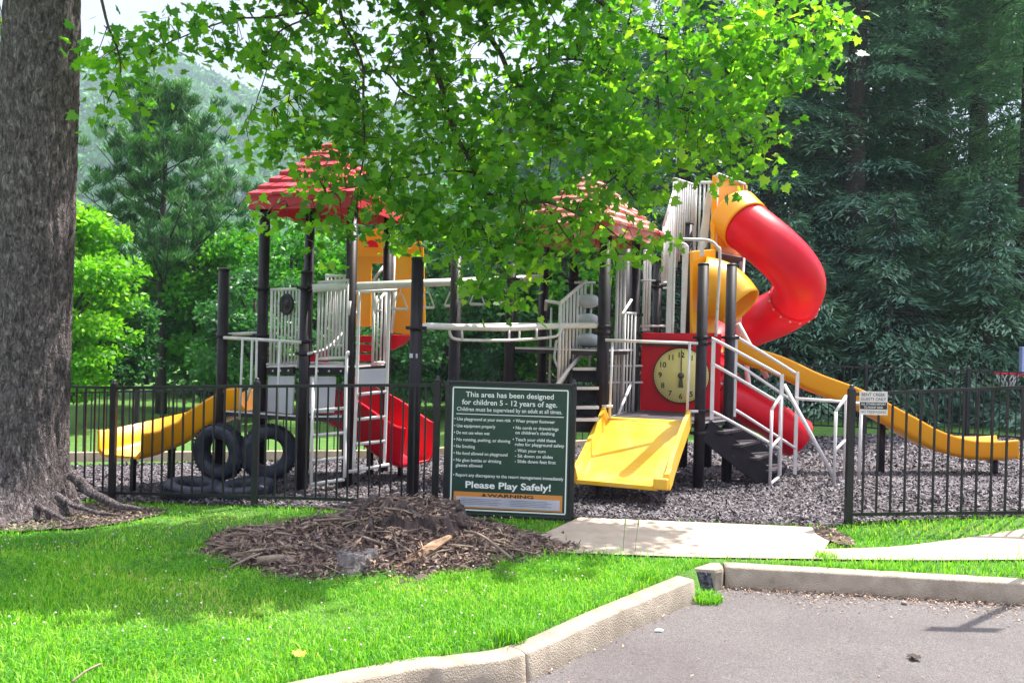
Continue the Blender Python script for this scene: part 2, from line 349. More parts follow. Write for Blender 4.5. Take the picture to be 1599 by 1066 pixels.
def chips(name, n, rect, size, cols, zoff=.01, clip=None, tilt=.35, kind='stuff', thick=.25, yexp=1.):
    x = rng.uniform(rect[0], rect[1], n * 2); y = rect[2] + (rect[3] - rect[2]) * rng.uniform(0, 1, n * 2) ** yexp
    if clip is not None:
        k = clip(x, y); x, y = x[k], y[k]
    x, y = x[:n], y[:n]; n = len(x)
    z = H(x, y) + zoff + rng.uniform(0, .022, n)
    a = rng.uniform(0, 2 * np.pi, n); tl = rng.normal(0, tilt, n); tr_ = rng.normal(0, tilt, n)
    d = np.stack([np.cos(a) * np.cos(tl), np.sin(a) * np.cos(tl), np.sin(tl)], 1)
    s_ = np.stack([-np.sin(a) * np.cos(tr_), np.cos(a) * np.cos(tr_), np.sin(tr_)], 1)
    L = rng.uniform(.5, 1.25, n)[:, None] * size; Wd = L * rng.uniform(.25, .55, n)[:, None]
    c = np.stack([x, y, z], 1)
    V = np.stack([c - d * L / 2 - s_ * Wd / 2, c + d * L / 2 - s_ * Wd * .3, c + d * L * .45 + s_ * Wd / 2, c - d * L * .4 + s_ * Wd * .45], 1)
    o = np_mesh(name, V, np.arange(4 * n).reshape(-1, 4), cols, rnd=rng.uniform(0, 1, n)); o['kind'] = kind; return o
CHIP = leafmat('mulch_chips', [(.018, .014, .018), (.085, .072, .082), (.17, .15, .163), (.115, .098, .112), (.28, .25, .268)], 0, rough=.75, spec=.3)
def mclip(x, y): return inside(x, y, mb_poly)
chips('mulch_chips', 120000, (-7, 9, 7.6, 12), .044, CHIP, .012, mclip, .4)
chips('mulch_chips', 45000, (-9, 13, 12, 17), .068, CHIP, .012, mclip, .4)
# ------------------------------------------------------------------ foliage engines
def onb(d):
    d = d / np.linalg.norm(d, axis=1, keepdims=True).clip(1e-9)
    r = rng.normal(size=d.shape); s_ = np.cross(d, r); s_ /= np.linalg.norm(s_, axis=1, keepdims=True).clip(1e-9)
    return d, s_
def diamonds(base, d, L, Wd, side=None):
    d, s_ = onb(d)
    if side is not None: s_ = side
    L = np.asarray(L)[:, None]; Wd = np.asarray(Wd)[:, None]; n = len(base)
    V = np.stack([base, base + d * L * .45 + s_ * Wd / 2, base + d * L, base + d * L * .45 - s_ * Wd / 2], 1)
    return V.reshape(-1, 3), np.arange(4 * n).reshape(-1, 4)
def rdir(n): v = rng.normal(size=(n, 3)); return v / np.linalg.norm(v, axis=1, keepdims=True)
def trunk_mb(x, y, z0, z1, r0, r1, lean=(0, 0), seg=9):
    m = MB(); n = 8; pts = []
    for i in range(n): t = i / (n - 1); pts.append(Vector((x + lean[0] * t + .06 * math.sin(t * 5 + x), y + lean[1] * t, z0 + (z1 - z0) * t)))
    m.tube(pts, [r0 + (r1 - r0) * i / (n - 1) for i in range(n)], seg); return m, pts
def limb(m, a, b, r0, r1, sag=0, n=5):
    a, b = Vector(a), Vector(b); pts = [a.lerp(b, i / n) + Vector((0, 0, sag * math.sin(math.pi * i / n))) for i in range(n + 1)]
    m.tube(pts, [r0 + (r1 - r0) * i / n for i in range(n + 1)], 6); return pts
def broadleaf(label, x, y, h, rad, m, crown=.25, leaf=.17, n=9000, clumps=70, squash=1., grp='trees beyond the playground', name='leafy_tree', seed=None, bm=None):
    root = thing(name, label, 'tree', (x, y, float(H(x, y))), grp)
    tm, pts = trunk_mb(x, y, 0, h * .8, .018 * h + .04, .03)
    cz = h * (crown + 1) / 2; hz = h * (1 - crown) / 2
    cs = []
    while len(cs) < clumps:
        p = rng.uniform(-1, 1, 3)
        q = np.linalg.norm(p * [1, 1, 1 if p[2] > 0 else .9])
        if .35 < q < 1: cs.append(p)
    cs = np.array(cs); cc = np.stack([x + cs[:, 0] * rad, y + cs[:, 1] * rad, cz + cs[:, 2] * hz * squash], 1)
    for c in cc[:14]:
        zt = max(.3 * h * crown + .3, c[2] - rad * .8); limb(tm, (x, y, min(zt, h * .75)), c, .035, .012, .1)
    tm.build('trunk', bm or BARKC, root)
    per = rng.uniform(.5, 1.5, clumps); per = per / per.sum(); k = rng.choice(clumps, n, p=per)
    cr_ = rad * rng.uniform(.16, .34, clumps)[k]
    off = rdir(n) * (rng.uniform(0, 1, n) ** .45)[:, None] * cr_[:, None] * np.array([1.15, 1.15, .72])
    base = cc[k] + off; d = off + rdir(n) * cr_[:, None] * .9 + np.array([0, 0, -.15 * rad * .3])
    V, Fq = diamonds(base, d, rng.uniform(.6, 1.25, n) * leaf, rng.uniform(.5, .8, n) * leaf)
    tone = rng.uniform(0, 1, clumps)[k] * .45 + rng.uniform(0, .55, n)
    np_mesh('crown', V, Fq, m, root, tone); return root
def hemlock(label, x, y, h, rad, m, n_br=150, per=70, spray=.25, name='evergreen_tree', grp='dark evergreens along the back fence', low=.03, droop=.35, seg=9, taper=.85):
    root = thing(name, label, 'tree', (x, y, float(H(x, y))), grp)
    tm, pts = trunk_mb(x, y, 0, h * .98, .016 * h + .05, .02)
    B = []; D = []; T = []
    for i in range(n_br):
        t = low + (1 - low) * (i + random.random()) / n_br; z = h * t
        L = rad * (1 - t) ** taper * random.uniform(.6, 1.12) + .25; a = random.random() * 2 * math.pi
        dirh = np.array([math.cos(a), math.sin(a), 0]); rise = random.uniform(-.05, .25)
        if i % 3 == 0: limb(tm, (x, y, z), (x + dirh[0] * L * .8, y + dirh[1] * L * .8, z + rise * L * .8 - droop * L * .6), .03, .008, .05, 3)
        k = int(per * 2.3 * (.4 + L / rad)); u = rng.uniform(.04, 1, k) ** .75
        p = np.stack([x + dirh[0] * L * u, y + dirh[1] * L * u, z + rise * L * u - droop * L * u ** 2], 1)
        sd_ = np.array([-dirh[1], dirh[0], 0]); sp = rng.normal(0, 1, k) * (.32 * L * (1.1 - u) + .08)
        p += sd_ * sp[:, None]; p[:, 2] -= np.abs(sp) * .35 + rng.uniform(0, .18, k)
        dd = dirh * 1 + sd_ * np.sign(sp)[:, None] * .9 + np.array([0, 0, -.45]) + rng.normal(0, .35, (k, 3))
        B.append(p); D.append(dd); T.append(np.full(k, random.random() * .5) + rng.uniform(0, .3, k) + u * .2)
    B = np.concatenate(B); D = np.concatenate(D); T = np.concatenate(T)
    tm.build('trunk', BARKC, root); n = len(B)
    side = np.cross(D / np.linalg.norm(D, axis=1, keepdims=True), np.array([0, 0, 1.]) + rng.normal(0, .25, (n, 3))); side /= np.linalg.norm(side, axis=1, keepdims=True)
    V, Fq = diamonds(B, D, rng.uniform(.6, 1.2, n) * spray, rng.uniform(.13, .24, n) * spray, side)
    np_mesh('crown', V, Fq, m, root, T.clip(0, 1)); return root
LIME = leafmat('lime_leaves', [(.06, .22, .015), (.12, .34, .02), (.21, .46, .03), (.34, .55, .05)], .5, (1.3, 1.5, .5))
MID = leafmat('green_leaves', [(.02, .10, .02), (.045, .20, .02), (.09, .30, .02), (.17, .42, .03)], .45, (1.5, 1.8, .6))
DEEP = leafmat('deep_green_leaves', [(.018, .07, .032), (.035, .12, .045), (.06, .19, .05), (.10, .28, .06)], .35, (1.3, 1.7, .7))
HEM = leafmat('hemlock_needles', [(.055, .12, .10), (.09, .19, .15), (.16, .29, .21), (.29, .42, .30)], .22, (1.2, 1.7, .9), .55)
HEML = leafmat('pale_hemlock_needles', [(.03, .08, .05), (.06, .14, .08), (.11, .22, .11), (.20, .34, .15)], .3, (1.2, 1.6, .8), .55)
PINE = leafmat('pine_needles', [(.018, .07, .034), (.035, .12, .045), (.08, .20, .06), (.16, .32, .10)], .3, (1.2, 1.6, .8), .5)
def at(px, d): return P(px, 533, d).x
# pine on the left
def pine(label, x, y, h, rad):
    root = thing('pine_tree', label, 'tree', (x, y, 0))
    tm, _ = trunk_mb(x, y, -.7, h * .97, .17, .02); tips = []
    for i in range(52):
        t = .30 + .69 * (i + random.random()) / 52; z = h * t; a = random.random() * 2 * math.pi
        prof = math.sin(math.pi * min(1, (1 - t) * 1.05 + .03) ** .8) if t > .45 else 1 - (.45 - t) * .8
        L = rad * (1 - t) ** .62 * 1.25 * random.uniform(.7, 1.12); up = random.uniform(.35, .75) + .5 * t
        e = Vector((x + math.cos(a) * L, y + math.sin(a) * L, z + up * L * .8))
        pts = limb(tm, (x, y, z), e, .045 * (1.15 - t), .01, -.12 * L, 5)
        for k in range(int(4 + 4.5 * L)):
            u = random.uniform(.3, 1); j = min(4, int(u * 5)); b = pts[j].lerp(pts[j + 1], u * 5 - j)
            off = Vector((random.gauss(0, .8), random.gauss(0, .8), random.gauss(.7, .5))) * (.22 + .10 * L)
            tp = b + off; tips.append(tp)
            if k % 3 == 0: limb(tm, b, tp, .012, .005, 0, 2)
    for k in range(12): tips.append(Vector((x + random.gauss(0, .2), y + random.gauss(0, .2), h * random.uniform(.93, 1.0))))
    tm.build('trunk', BARKC, root)
    T = np.array([tuple(t) for t in tips]); nt_ = len(T); per = 60
    k = np.repeat(np.arange(nt_), per); n = len(k)
    d = rdir(n) * .75 + np.array([0, 0, .9]); base = T[k] + rng.normal(0, .055, (n, 3)) + np.array([0, 0, -.1])
    V, Fq = diamonds(base, d, rng.uniform(.18, .32, n), np.full(n, .034))
    np_mesh('crown', V, Fq, PINE, root, (rng.uniform(0, .6, nt_)[k] + rng.uniform(0, .4, n)))
pine('tall pine with upswept needled branches left of the red roof', at(252, 24), 24, 8.6, 3.1)
G1 = 'leafy trees behind the left half of the playground'
broadleaf('bright lime green tree right beside the big tree trunk', at(110, 19), 19, 4.5, 1.45, LIME, .02, .15, 15000, 95, grp=G1)
broadleaf('sunlit green bush tree at the foot of the pine, left of the roof post', at(330, 25), 25, 4.7, 1.9, MID, .1, .17, 12000, 90, grp=G1)
broadleaf('dark shrubby tree under the pine behind the yellow slide', at(225, 25.5), 25.5, 3.9, 2.0, DEEP, .05, .16, 11000, 80, grp=G1)
broadleaf('pale green tree peeking out between trunk and pine', at(95, 27), 27, 4.6, 1.3, MID, .1, .17, 7000, 60, grp=G1)
broadleaf('green tree seen under the larger red roof', at(455, 24), 24, 5.2, 1.9, MID, .08, .17, 11000, 80, grp=G1)
broadleaf('deep green tree behind the yellow play panels', at(575, 26), 26, 6.0, 2.1, DEEP, .06, .17, 11000, 80, grp=G1)
broadleaf('dark tree behind the hanging rings', at(700, 22), 22, 5.9, 1.9, DEEP, .05, .16, 12000, 80, grp=G1)
broadleaf('leafy tree just left of the stair tower', at(880, 23), 23, 6.0, 1.8, MID, .05, .16, 10000, 80, grp=G1)
broadleaf('dark bush low behind the red slide', at(620, 20), 20, 2.9, 1.3, DEEP, .03, .13, 7000, 60, grp=G1)
broadleaf('dark bush low behind the tyres', at(400, 21), 21, 3.2, 1.5, DEEP, .03, .14, 8000, 60, grp=G1)
broadleaf('dark bush low behind the far end of the yellow slide', at(170, 21), 21, 2.6, 1.2, DEEP, .03, .13, 7000, 50, grp=G1)
hemlock('dark evergreen behind the rules board', at(790, 25), 25, 9.5, 3.0, HEM, 130, 80)
hemlock('dark evergreen behind the smaller roof', at(930, 26), 26, 15, 3.4, HEM, 170, 85)
hemlock('dark evergreen behind the clock panel', at(1060, 25), 25, 19, 4.0, HEM, 230, 90)
hemlock('dark evergreen behind the curved red tube', at(1195, 24), 24, 22, 4.2, HEM, 260, 95)
hemlock('bluish evergreen right of the red tube bend', at(1330, 23.5), 23.5, 23, 4.4, HEM, 270, 100)
hemlock('tall dark evergreen behind the wavy slide end', at(1450, 25), 25, 25, 4.6, HEM, 280, 100)
hemlock('pale grey green evergreen at the right edge', at(1600, 21.5), 21.5, 22, 3.7, HEML, 260, 95)
hemlock('dark evergreen half hidden right of the red tube', at(1262, 25.5), 25.5, 21, 3.8, HEM, 230, 70)
hemlock('dark evergreen half hidden behind the small guests sign', at(1392, 26.5), 26.5, 23, 4.0, HEM, 240, 70)
hemlock('dark evergreen half hidden left of the hoop', at(1520, 26), 26, 23, 4.0, HEML, 240, 70)
hemlock('short dark evergreen nearest the back fence', at(1390, 20), 20, 5.5, 2.3, HEM, 100, 66)
hemlock('dark evergreen low behind the basketball hoop', at(1540, 19.5), 19.5, 5.8, 2.2, HEM, 100, 66)
hemlock('short dark evergreen low behind the pink tube exit', at(1230, 20.5), 20.5, 5.0, 2.2, HEM, 100, 66)
# far wood: one mass nobody could count
def wood(name, x0, x1, y0, y1, hh, n, m, leaf=.4):
    K = 230; cxs = rng.uniform(x0, x1, K); cys = rng.uniform(y0, y1, K); cz = rng.uniform(.02, 1, K) * np.array([hh(a) for a in cxs])
    k = rng.integers(0, K, n); off = rdir(n) * (rng.uniform(0, 1, n) ** .4)[:, None] * rng.uniform(.8, 1.7, K)[k][:, None]
    base = np.stack([cxs[k], cys[k], cz[k]], 1) + off; d = off + rdir(n)
    V, Fq = diamonds(base, d, rng.uniform(.6, 1.3, n) * leaf, rng.uniform(.5, .9, n) * leaf)
    o = np_mesh(name, V, Fq, m, rnd=rng.uniform(0, 1, K)[k] * .5 + rng.uniform(0, .5, n)); o['kind'] = 'stuff'; return o
wood('far_wood', -14, 0, 30, 36, lambda a: 3.4, 24000, DEEP, .36)
wood('far_wood', 0, 24, 29, 36, lambda a: 9 + .62 * a, 60000, HEM, .42)
# ------------------------------------------------------------------ hills
def ridge(x): return 218 + 4 * math.sin(x * .02 + 1) + 4 * math.sin(x * .061) - .28 * max(0, x + 210) - .05 * max(0, -x - 300)
def hz_(x, y): t = min(1, max(0, (y - 240) / 480)); return max(0, ridge(x)) * (t ** 1.25 * (1.9 - .9 * t)) * (.94 + .06 * math.sin(x * .035 + y * .018))
HG = mat('hill_soil', (.015, .05, .02), .95, (.03, .08, .03), .2)
hx = np.arange(-680, 680.1, 20.); hy = np.arange(235, 860, 12.); XX, YY = np.meshgrid(hx, hy)
ZZ = np.vectorize(hz_)(XX, YY) - 1.0; nx2 = len(hx); I = (np.arange(len(hy) - 1)[:, None] * nx2 + np.arange(nx2 - 1)[None]).ravel()
hill = np_mesh('hills', np.stack([XX, YY, ZZ], -1), np.stack([I, I + 1, I + nx2 + 1, I + nx2], 1), HG, smooth=True); hill['kind'] = 'structure'
NH = 5200; hys = rng.uniform(260, 740, NH); hxs = hys * rng.uniform(-.66, .12, NH)
hzs = np.array([hz_(x, y) for x, y in zip(hxs, hys)]); hr = rng.uniform(3.2, 8.0, NH)
PN = 84; k = np.repeat(np.arange(NH), PN); dd_ = rdir(NH * PN); dd_[:, 2] = np.abs(dd_[:, 2]) * 1.1 - .25
base = np.stack([hxs, hys, hzs], 1)[k] + dd_ * hr[k][:, None] * rng.uniform(.55, 1.05, (NH * PN, 1)); base[:, 2] += hr[k] * .5
V, Fq = diamonds(base, dd_ + rdir(NH * PN) * .9, hr[k] * rng.uniform(.3, .6, NH * PN), hr[k] * rng.uniform(.25, .45, NH * PN))
HILL = leafmat('hill_forest', [(.012, .07, .03), (.03, .15, .05), (.07, .25, .06), (.15, .38, .09)], .1, rough=.8)
ho = np_mesh('hill_forest', V, Fq, HILL, rnd=rng.uniform(0, .75, NH)[k] + rng.uniform(0, .25, NH * PN)); ho['kind'] = 'stuff'
# ------------------------------------------------------------------ fences
def fence(label, pts, ht, hf, spacing=.122, post_r=.032, grp=None, first=True, last=True, pk=.0085, posts_at=None, low=.07):
    p0 = pts[0]; root = thing('metal_fence', label, 'fence', (p0[0], p0[1], float(hf(p0[0], p0[1]))), grp)
    for i, p in enumerate(pts):
        if (i == 0 and not first) or (i == len(pts) - 1 and not last): continue
        z = float(hf(*p)); m = MB(); m.box((p[0], p[1], z + ht / 2 + .0), (post_r * 2, post_r * 2, ht + .05))
        po = m.build('post', BLK, root, .004)
        c = MB(); c.lathe((p[0], p[1], z + ht + .022), [(.001, .0), (.036, .0), (.038, .012), (.02, .022), (.024, .04), (.012, .052), (.001, .054)], 12)
        c.build('post_cap', BLK, po)
    for i in range(len(pts) - 1):
        a, b_ = Vector((*pts[i], 0)), Vector((*pts[i + 1], 0)); za, zb = float(hf(*pts[i])), float(hf(*pts[i + 1]))
        dr = (b_ - a).normalized(); L = (b_ - a).length; n = max(1, round(L / spacing)); m = MB()
        A = a + dr * post_r; B = b_ - dr * post_r
        for hh in (ht - .015, low + .03):
            pr = MB()
            m.bar(A + Vector((0, 0, za + hh)), B + Vector((0, 0, zb + hh)), .026, .030)
        m.bar(A + Vector((0, 0, za + ht - .16)), B + Vector((0, 0, zb + ht - .16)), .022, .02) if ht > 1.5 else None
        for k in range(1, n):
            t = k / n; q = a.lerp(b_, t); z = za + (zb - za) * t
            m.box((q.x, q.y, z + (ht - .03 + low + .045) / 2), (pk * 2, pk * 2, ht - .03 - low - .045 + .002))
        m.build('picket_panel', BLK, root)
    return root
FH = 1.27
fpts = [(-6.05, 9.66), (-4.37, 9.17), (-2.66, 8.72), (-.72, 8.17), (.60, 8.0)]
fence('black picket fence left of the entry, from the big tree to the rules board', fpts, FH, H)
fr = [(3.28, 8.01)]; dR = (Vector((4.75, 7.68)) - Vector((3.28, 8.01))).normalized()
for k in range(1, 3): q = Vector(fr[0]) + dR * 2.35 * k; fr.append((q.x, q.y))
fence('black picket fence right of the entry with the small guests sign', fr, FH, H)
H0 = lambda x, y: 0.0
# back fences
bl = [P(x_, 600, d_).xy for x_, d_ in ((-80, 14.2), (60, 14.3), (215, 14.45), (375, 14.6), (535, 14.8), (700, 15.1), (850, 15.5), (1000, 16.1), (1140, 16.8))]
fence('long black picket fence behind the left side of the playground', [tuple(p) for p in bl], 1.27, H, .13)
br_ = [P(x_, 600, d_).xy for x_, d_ in ((1140, 16.8), (1250, 16.7), (1352, 16.4), (1512, 15.6), (1680, 14.9))]
fence('black picket fence behind the right slides under the dark evergreens', [tuple(p) for p in br_], 1.30, lambda x, y: .02 if x < 6 else .03, .13, first=False)
# ------------------------------------------------------------------ lettering
def text_geo(s, bold=0.0):
    c = bpy.data.curves.new('t', 'FONT'); c.body = s; c.size = 1; c.extrude = 0; c.resolution_u = 5; c.offset = bold
    o = bpy.data.objects.new('t', c); C.objects.link(o); bpy.context.view_layer.update()
    me = o.to_mesh(); V = [v.co.copy() for v in me.vertices]; Fs = [tuple(p.vertices) for p in me.polygons]
    o.to_mesh_clear(); bpy.data.objects.remove(o); bpy.data.curves.remove(c); return V, Fs
_tg = {}
def text_on(m, s, O, R, U, N, u0, v0, cap, width=None, bold=.0, center=False, shear=0):
    """text in plane O + R*u + U*v ; cap = capital height in metres"""
    if (s, bold) not in _tg: _tg[(s, bold)] = text_geo(s, bold)
    V, Fs = _tg[(s, bold)]; xs = [v.x for v in V]; w0 = max(xs) - min(xs); k = cap / .70; kx = (width / w0) if width else k
    sx = u0 - (w0 * kx / 2 if center else 0)
    m.add([O + R * (sx + (v.x - min(xs)) * kx) + U * (v0 + v.y * k) + N for v in V], Fs)
# ------------------------------------------------------------------ rules board
bBL, bBR = P(698, 799, 7.98), P(888, 808, 7.86); bTL = bBL + Vector((0, 0, 1.235))
R_ = (bBR - bBL); Wb = R_.length; R_.normalize(); U_ = (Vector((0, 0, 1)) - R_ * R_.z).normalized(); N_ = R_.cross(U_)
if N_.y > 0: N_ = -N_
Hb = 1.235
board = thing('rules_board', 'large dark green playground rules board with white writing hung on the fence', 'sign', tuple(bBL))
def bp(u, v, n=0): return bBL + R_ * u + U_ * v + N_ * n
m = MB(); m.box(bp(Wb / 2, Hb / 2, .0), (Wb, .03, Hb), (R_, N_, U_)); m.build('panel', GRN, board)
m = MB()
for a, b_ in ((bp(-.012, -.012), bp(Wb + .012, -.012)), (bp(-.012, Hb + .012), bp(Wb + .012, Hb + .012))): m.bar(a, b_, .06, .03, U_)
for a, b_ in ((bp(-.012, 0.004), bp(-.012, Hb - .004)), (bp(Wb + .012, .004), bp(Wb + .012, Hb - .004))): m.bar(a, b_, .06, .03, N_)
m.build('frame', BLK, board, .004)
m = MB(); e = .035; t_ = .012
for a, b_ in (((e, e), (Wb - e, e)), ((e, Hb - e), (Wb - e, Hb - e))): m.bar(bp(a[0], a[1], .017), bp(b_[0], b_[1], .017), .004, t_, U_)
for a, b_ in (((e, e), (e, Hb - e)), ((Wb - e, e), (Wb - e, Hb - e))): m.bar(bp(a[0], a[1] + .006, .017), bp(b_[0], b_[1] - .006, .017), .004, t_, R_)
m.build('border_line', CREAM, board)
m = MB(); NN = N_ * .0175
def ln(s, u0, v, cap, x1=None, bold=.012, center=False):
    text_on(m, s, bBL, R_, U_, NN, u0 * Wb, (1 - v) * Hb, cap * Hb, (x1 - u0) * Wb if x1 and not center else (x1 * Wb if x1 else None), bold, center)
ln('This area has been designed', .495, .098, .040, .72, .012, True)
ln('for children 5 - 12 years of age.', .495, .158, .040, .78, .012, True)
ln('Children must be supervised by an adult at all times.', .495, .208, .030, .86, .008, True)
m.bar(bp(.06 * Wb, (1 - .232) * Hb, .018), bp(.94 * Wb, (1 - .232) * Hb, .018), .003, .007, U_)
cL = .024
for s, v, x1 in (('• Use playground at your own risk', .282, .51), ('• Use equipment properly', .335, .385), ('• Do not use when wet', .388, .34), ('• No running, pushing, or shoving', .441, .51),
                 ('• No Smoking', .494, .22), ('• No food allowed on playground', .547, .49), ('• No glass bottles or drinking', .600, .44), ('   glasses allowed', .640, .285),
                 ('• Report any discrepancy to the resort management immediately', .715, .95)): ln(s, .045 if not s.startswith(' ') else .065, v, cL, x1)
for s, v, x0, x1 in (('• Wear proper footwear', .282, .53, .87), ('• No cords or drawstrings', .335, .53, .90), ("on children's clothing", .372, .55, .87), ('• Teach your child these', .425, .53, .88),
                     ('rules for playground safety', .462, .55, .95), ('- Wait your turn', .510, .55, .80), ('- Sit down on slides', .551, .55, .86), ('- Slide down feet first', .592, .55, .885)): ln(s, x0, v, cL, x1)
ln('Please Play Safely!', .50, .800, .050, .70, .025, True)
m.build('lettering', CREAM, board)
m = MB(); m.box(bp(.5 * Wb, Hb * .105, .0165), (.89 * Wb, .003, Hb * .125), (R_, N_, U_)); wl_ = m.build('warning_label', ORG, board)
m = MB(); m.box(bp(.5 * Wb, Hb * .092, .019), (.85 * Wb, .003, Hb * .078), (R_, N_, U_)); m.build('text_box', LBL, wl_)
m = MB(); NN = N_ * .019; ln('WARNING', .52, .865, .024, .38, .03, True)
m.add([bp(.285 * Wb, Hb * .137, .019), bp(.325 * Wb, Hb * .137, .019), bp(.305 * Wb, Hb * .163, .019)], [(0, 1, 2)])
m.build('warning_word', INK, wl_)
m = MB(); NN = N_ * .0215
for k in range(4):
    v = Hb * (.075 + .013 * k); m.bar(bp(.11 * Wb, v, .021), bp((.42 + .03 * (k % 2)) * Wb, v, .021), .002, .0022, U_); m.bar(bp(.52 * Wb, v, .021), bp((.86 - .04 * (k % 2)) * Wb, v, .021), .002, .0022, U_)
m.build('fine_print', BLK, wl_)
# ------------------------------------------------------------------ small sign on the right fence
gO = P(1342, 647, 7.93); gR = (P(1386, 648, 7.86) - gO); Wg = gR.length; gR.normalize(); gU = (Vector((0, 0, 1)) - gR * gR.z).normalized(); gN = gR.cross(gU)
if gN.y > 0: gN = -gN
Hg = .222
gs = thing('notice_sign', 'small white guests only notice hung near the end post of the fence', 'sign', tuple(gO))
def gp(u, v, n=0): return gO + gR * u + gU * v + gN * n
m = MB(); m.box(gp(Wg / 2, Hg / 2), (Wg, .004, Hg), (gR, gN, gU)); m.build('plate', WSIGN, gs)
m = MB(); m.box(gp(Wg / 2, Hg * .39, .003), (Wg * .96, .002, Hg * .30), (gR, gN, gU)); m.build('dark_band', INK, gs)
m = MB()
text_on(m, 'BENT CREEK', gO, gR, gU, gN * .0025, Wg / 2, Hg * .80, Hg * .13, Wg * .84, .012, True)
text_on(m, 'GUESTS ONLY', gO, gR, gU, gN * .0025, Wg / 2, Hg * .61, Hg * .13, Wg * .90, .012, True)
text_on(m, 'NO TRESPASSING', gO, gR, gU, gN * .0025, Wg / 2, Hg * .07, Hg * .11, Wg * .9, .006, True); m.build('lettering', INK, gs)
m = MB()
text_on(m, 'ALL OTHERS REPORT', gO, gR, gU, gN * .0045, Wg / 2, Hg * .42, Hg * .085, Wg * .88, .008, True)
text_on(m, 'TO FRONT DESK', gO, gR, gU, gN * .0045, Wg / 2, Hg * .28, Hg * .085, Wg * .68, .008, True); m.build('band_lettering', CREAM, gs)
# ------------------------------------------------------------------ play structure (one bolted-together thing)
PS = thing('play_structure', 'large red, yellow and white climbing structure with slides and two red roofs', 'play structure', (0, 10.2, 0))
UP = Vector((0, 0, 1))
def post(px, py, d, ytop, r=.0635, z0=-.45, cap=True):
    q = P(px, py, d); zt = P(px, ytop, d).z; m = MB(); m.tube([(q.x, q.y, z0), (q.x, q.y, zt)], r, 18)
    o = m.build('post', POST, PS)
    if cap: c = MB(); c.lathe((q.x, q.y, zt), [(.001, .014), (r * .8, .012), (r + .004, 0), (r + .004, -.02), (r, -.022)], 18); c.build('post_cap', POST, o)
    return o, q
def collar(o, q, zs, r=.0635):
    for z in zs:
        m = MB(); m.lathe((q.x, q.y, z), [(r, -.022), (r + .013, -.02), (r + .013, .02), (r, .022)], 18)
        m.box((q.x + r + .02, q.y - .01, z), (.05, .035, .038)); m.box((q.x - r - .02, q.y, z), (.05, .03, .034))
        m.build('clamp_collar', POST, o)
def zof(px, py, d): return P(px, py, d).z
pA = post(346, 600, 9.95, 420); pB = post(475, 600, 9.5, 424); pC = post(648, 600, 8.65, 403)
p1 = post(410, 500, 9.95, 318, cap=False); p2 = post(547, 500, 9.65, 318, cap=False); p3 = post(483, 400, 11.1, 318, cap=False); p4 = post(606, 400, 10.8, 318, cap=False)
p12 = post(712, 450, 9.35, 397)
t1 = post(798, 450, 10.2, 352, cap=False); t2 = post(849, 450, 11.25, 362, cap=False); t3 = post(943, 500, 9.95, 352, r=.075, cap=False); t4 = post(991, 500, 11.1, 366, cap=False)
t5 = post(895, 450, 10.9, 405); t6 = post(976, 500, 11.9, 380, cap=False)
pE = post(1094, 600, 9.77, 412); pF = post(1138, 600, 10.25, 413); p25 = post(1027, 450, 11.6, 407); p75 = post(1074, 420, 12.0, 349); p112 = post(1112, 420, 12.1, 352)
collar(*pA, [zof(346, 524, 9.95)]); collar(*pB, [zof(475, 449, 9.5), zof(475, 533, 9.5), zof(475, 552, 9.5)]); collar(*p1, [zof(410, 451, 9.95), zof(410, 524, 9.95)])
collar(*pC, [zof(648, 512, 8.65)]); collar(*t3, [zof(940, 510, 9.95), zof(940, 520, 9.95)], .075); collar(*t5, [zof(895, 435, 10.9), zof(895, 443, 10.9)])
collar(*pE, [zof(1094, 527, 9.77), zof(1094, 536, 9.77), zof(1094, 641, 9.77), zof(1094, 676, 9.77)]); collar(*pF, [zof(1138, 527, 10.25)]); collar(*p25, [zof(1027, 440, 11.6), zof(1027, 448, 11.6)])
collar(*t1, [zof(798, 436, 10.2)]); collar(*t2, [zof(849, 434, 11.25)]); collar(*t4, [zof(991, 491, 11.1), zof(991, 519, 11.1)])
m = MB()
for i, (dx, w_) in enumerate(((-.012, .036), (.045, .018))):
    q = P(645, 555, 8.65); m.box((q.x + dx, q.y - .066, q.z), (w_, .006, .045))
m.build('sticker', LBL, pC[0])
def tubes(name, paths, r, mt=WHT, n=8, parent=PS, seg=10):
    for p in paths:
        m = MB(); pts = [P(*q) for q in p]; m.tube(spline(pts, n) if len(pts) > 2 else pts, r, seg); m.build(name, mt, parent)
def straight(name, paths, r, mt=WHT, parent=PS, seg=10):
    for p in paths: m = MB(); m.tube([P(*q) for q in p], r, seg); m.build(name, mt, parent)
def vbar(px, y0, y1, d): # vertical in the world, from pixel y0 to y1
    a = P(px, y0, d); b = P(px, y1, d); return Vector((b.x, b.y, a.z)), Vector((b.x, b.y, b.z))
def barrier(pa, pb, da, db, ta, tb, ba, bb, n, r=.011, rr=.018, ends=True, name='barrier', bottom=True):
    """n vertical bars between px pa..pb; top pixel ta->tb, bottom pixel ba->bb"""
    m = MB(); T = []; Bt = []
    for i in range(n):
        t = i / (n - 1); px = pa + (pb - pa) * t; d = da + (db - da) * t; py = ta + (tb - ta) * t; by = ba + (bb - ba) * t
        b_ = P(px, by, d); tp = Vector((b_.x, b_.y, P(px, py, d).z)); m.tube([b_, tp], r if 0 < i < n - 1 else rr, 8); T.append(tp); Bt.append(b_)
    m.tube([T[0] + (T[0] - T[-1]).normalized() * .02, T[-1] + (T[-1] - T[0]).normalized() * .02], rr, 10)
    if bottom: m.tube([Bt[0], Bt[-1]], rr, 10)
    return m.build(name, WHT, PS)
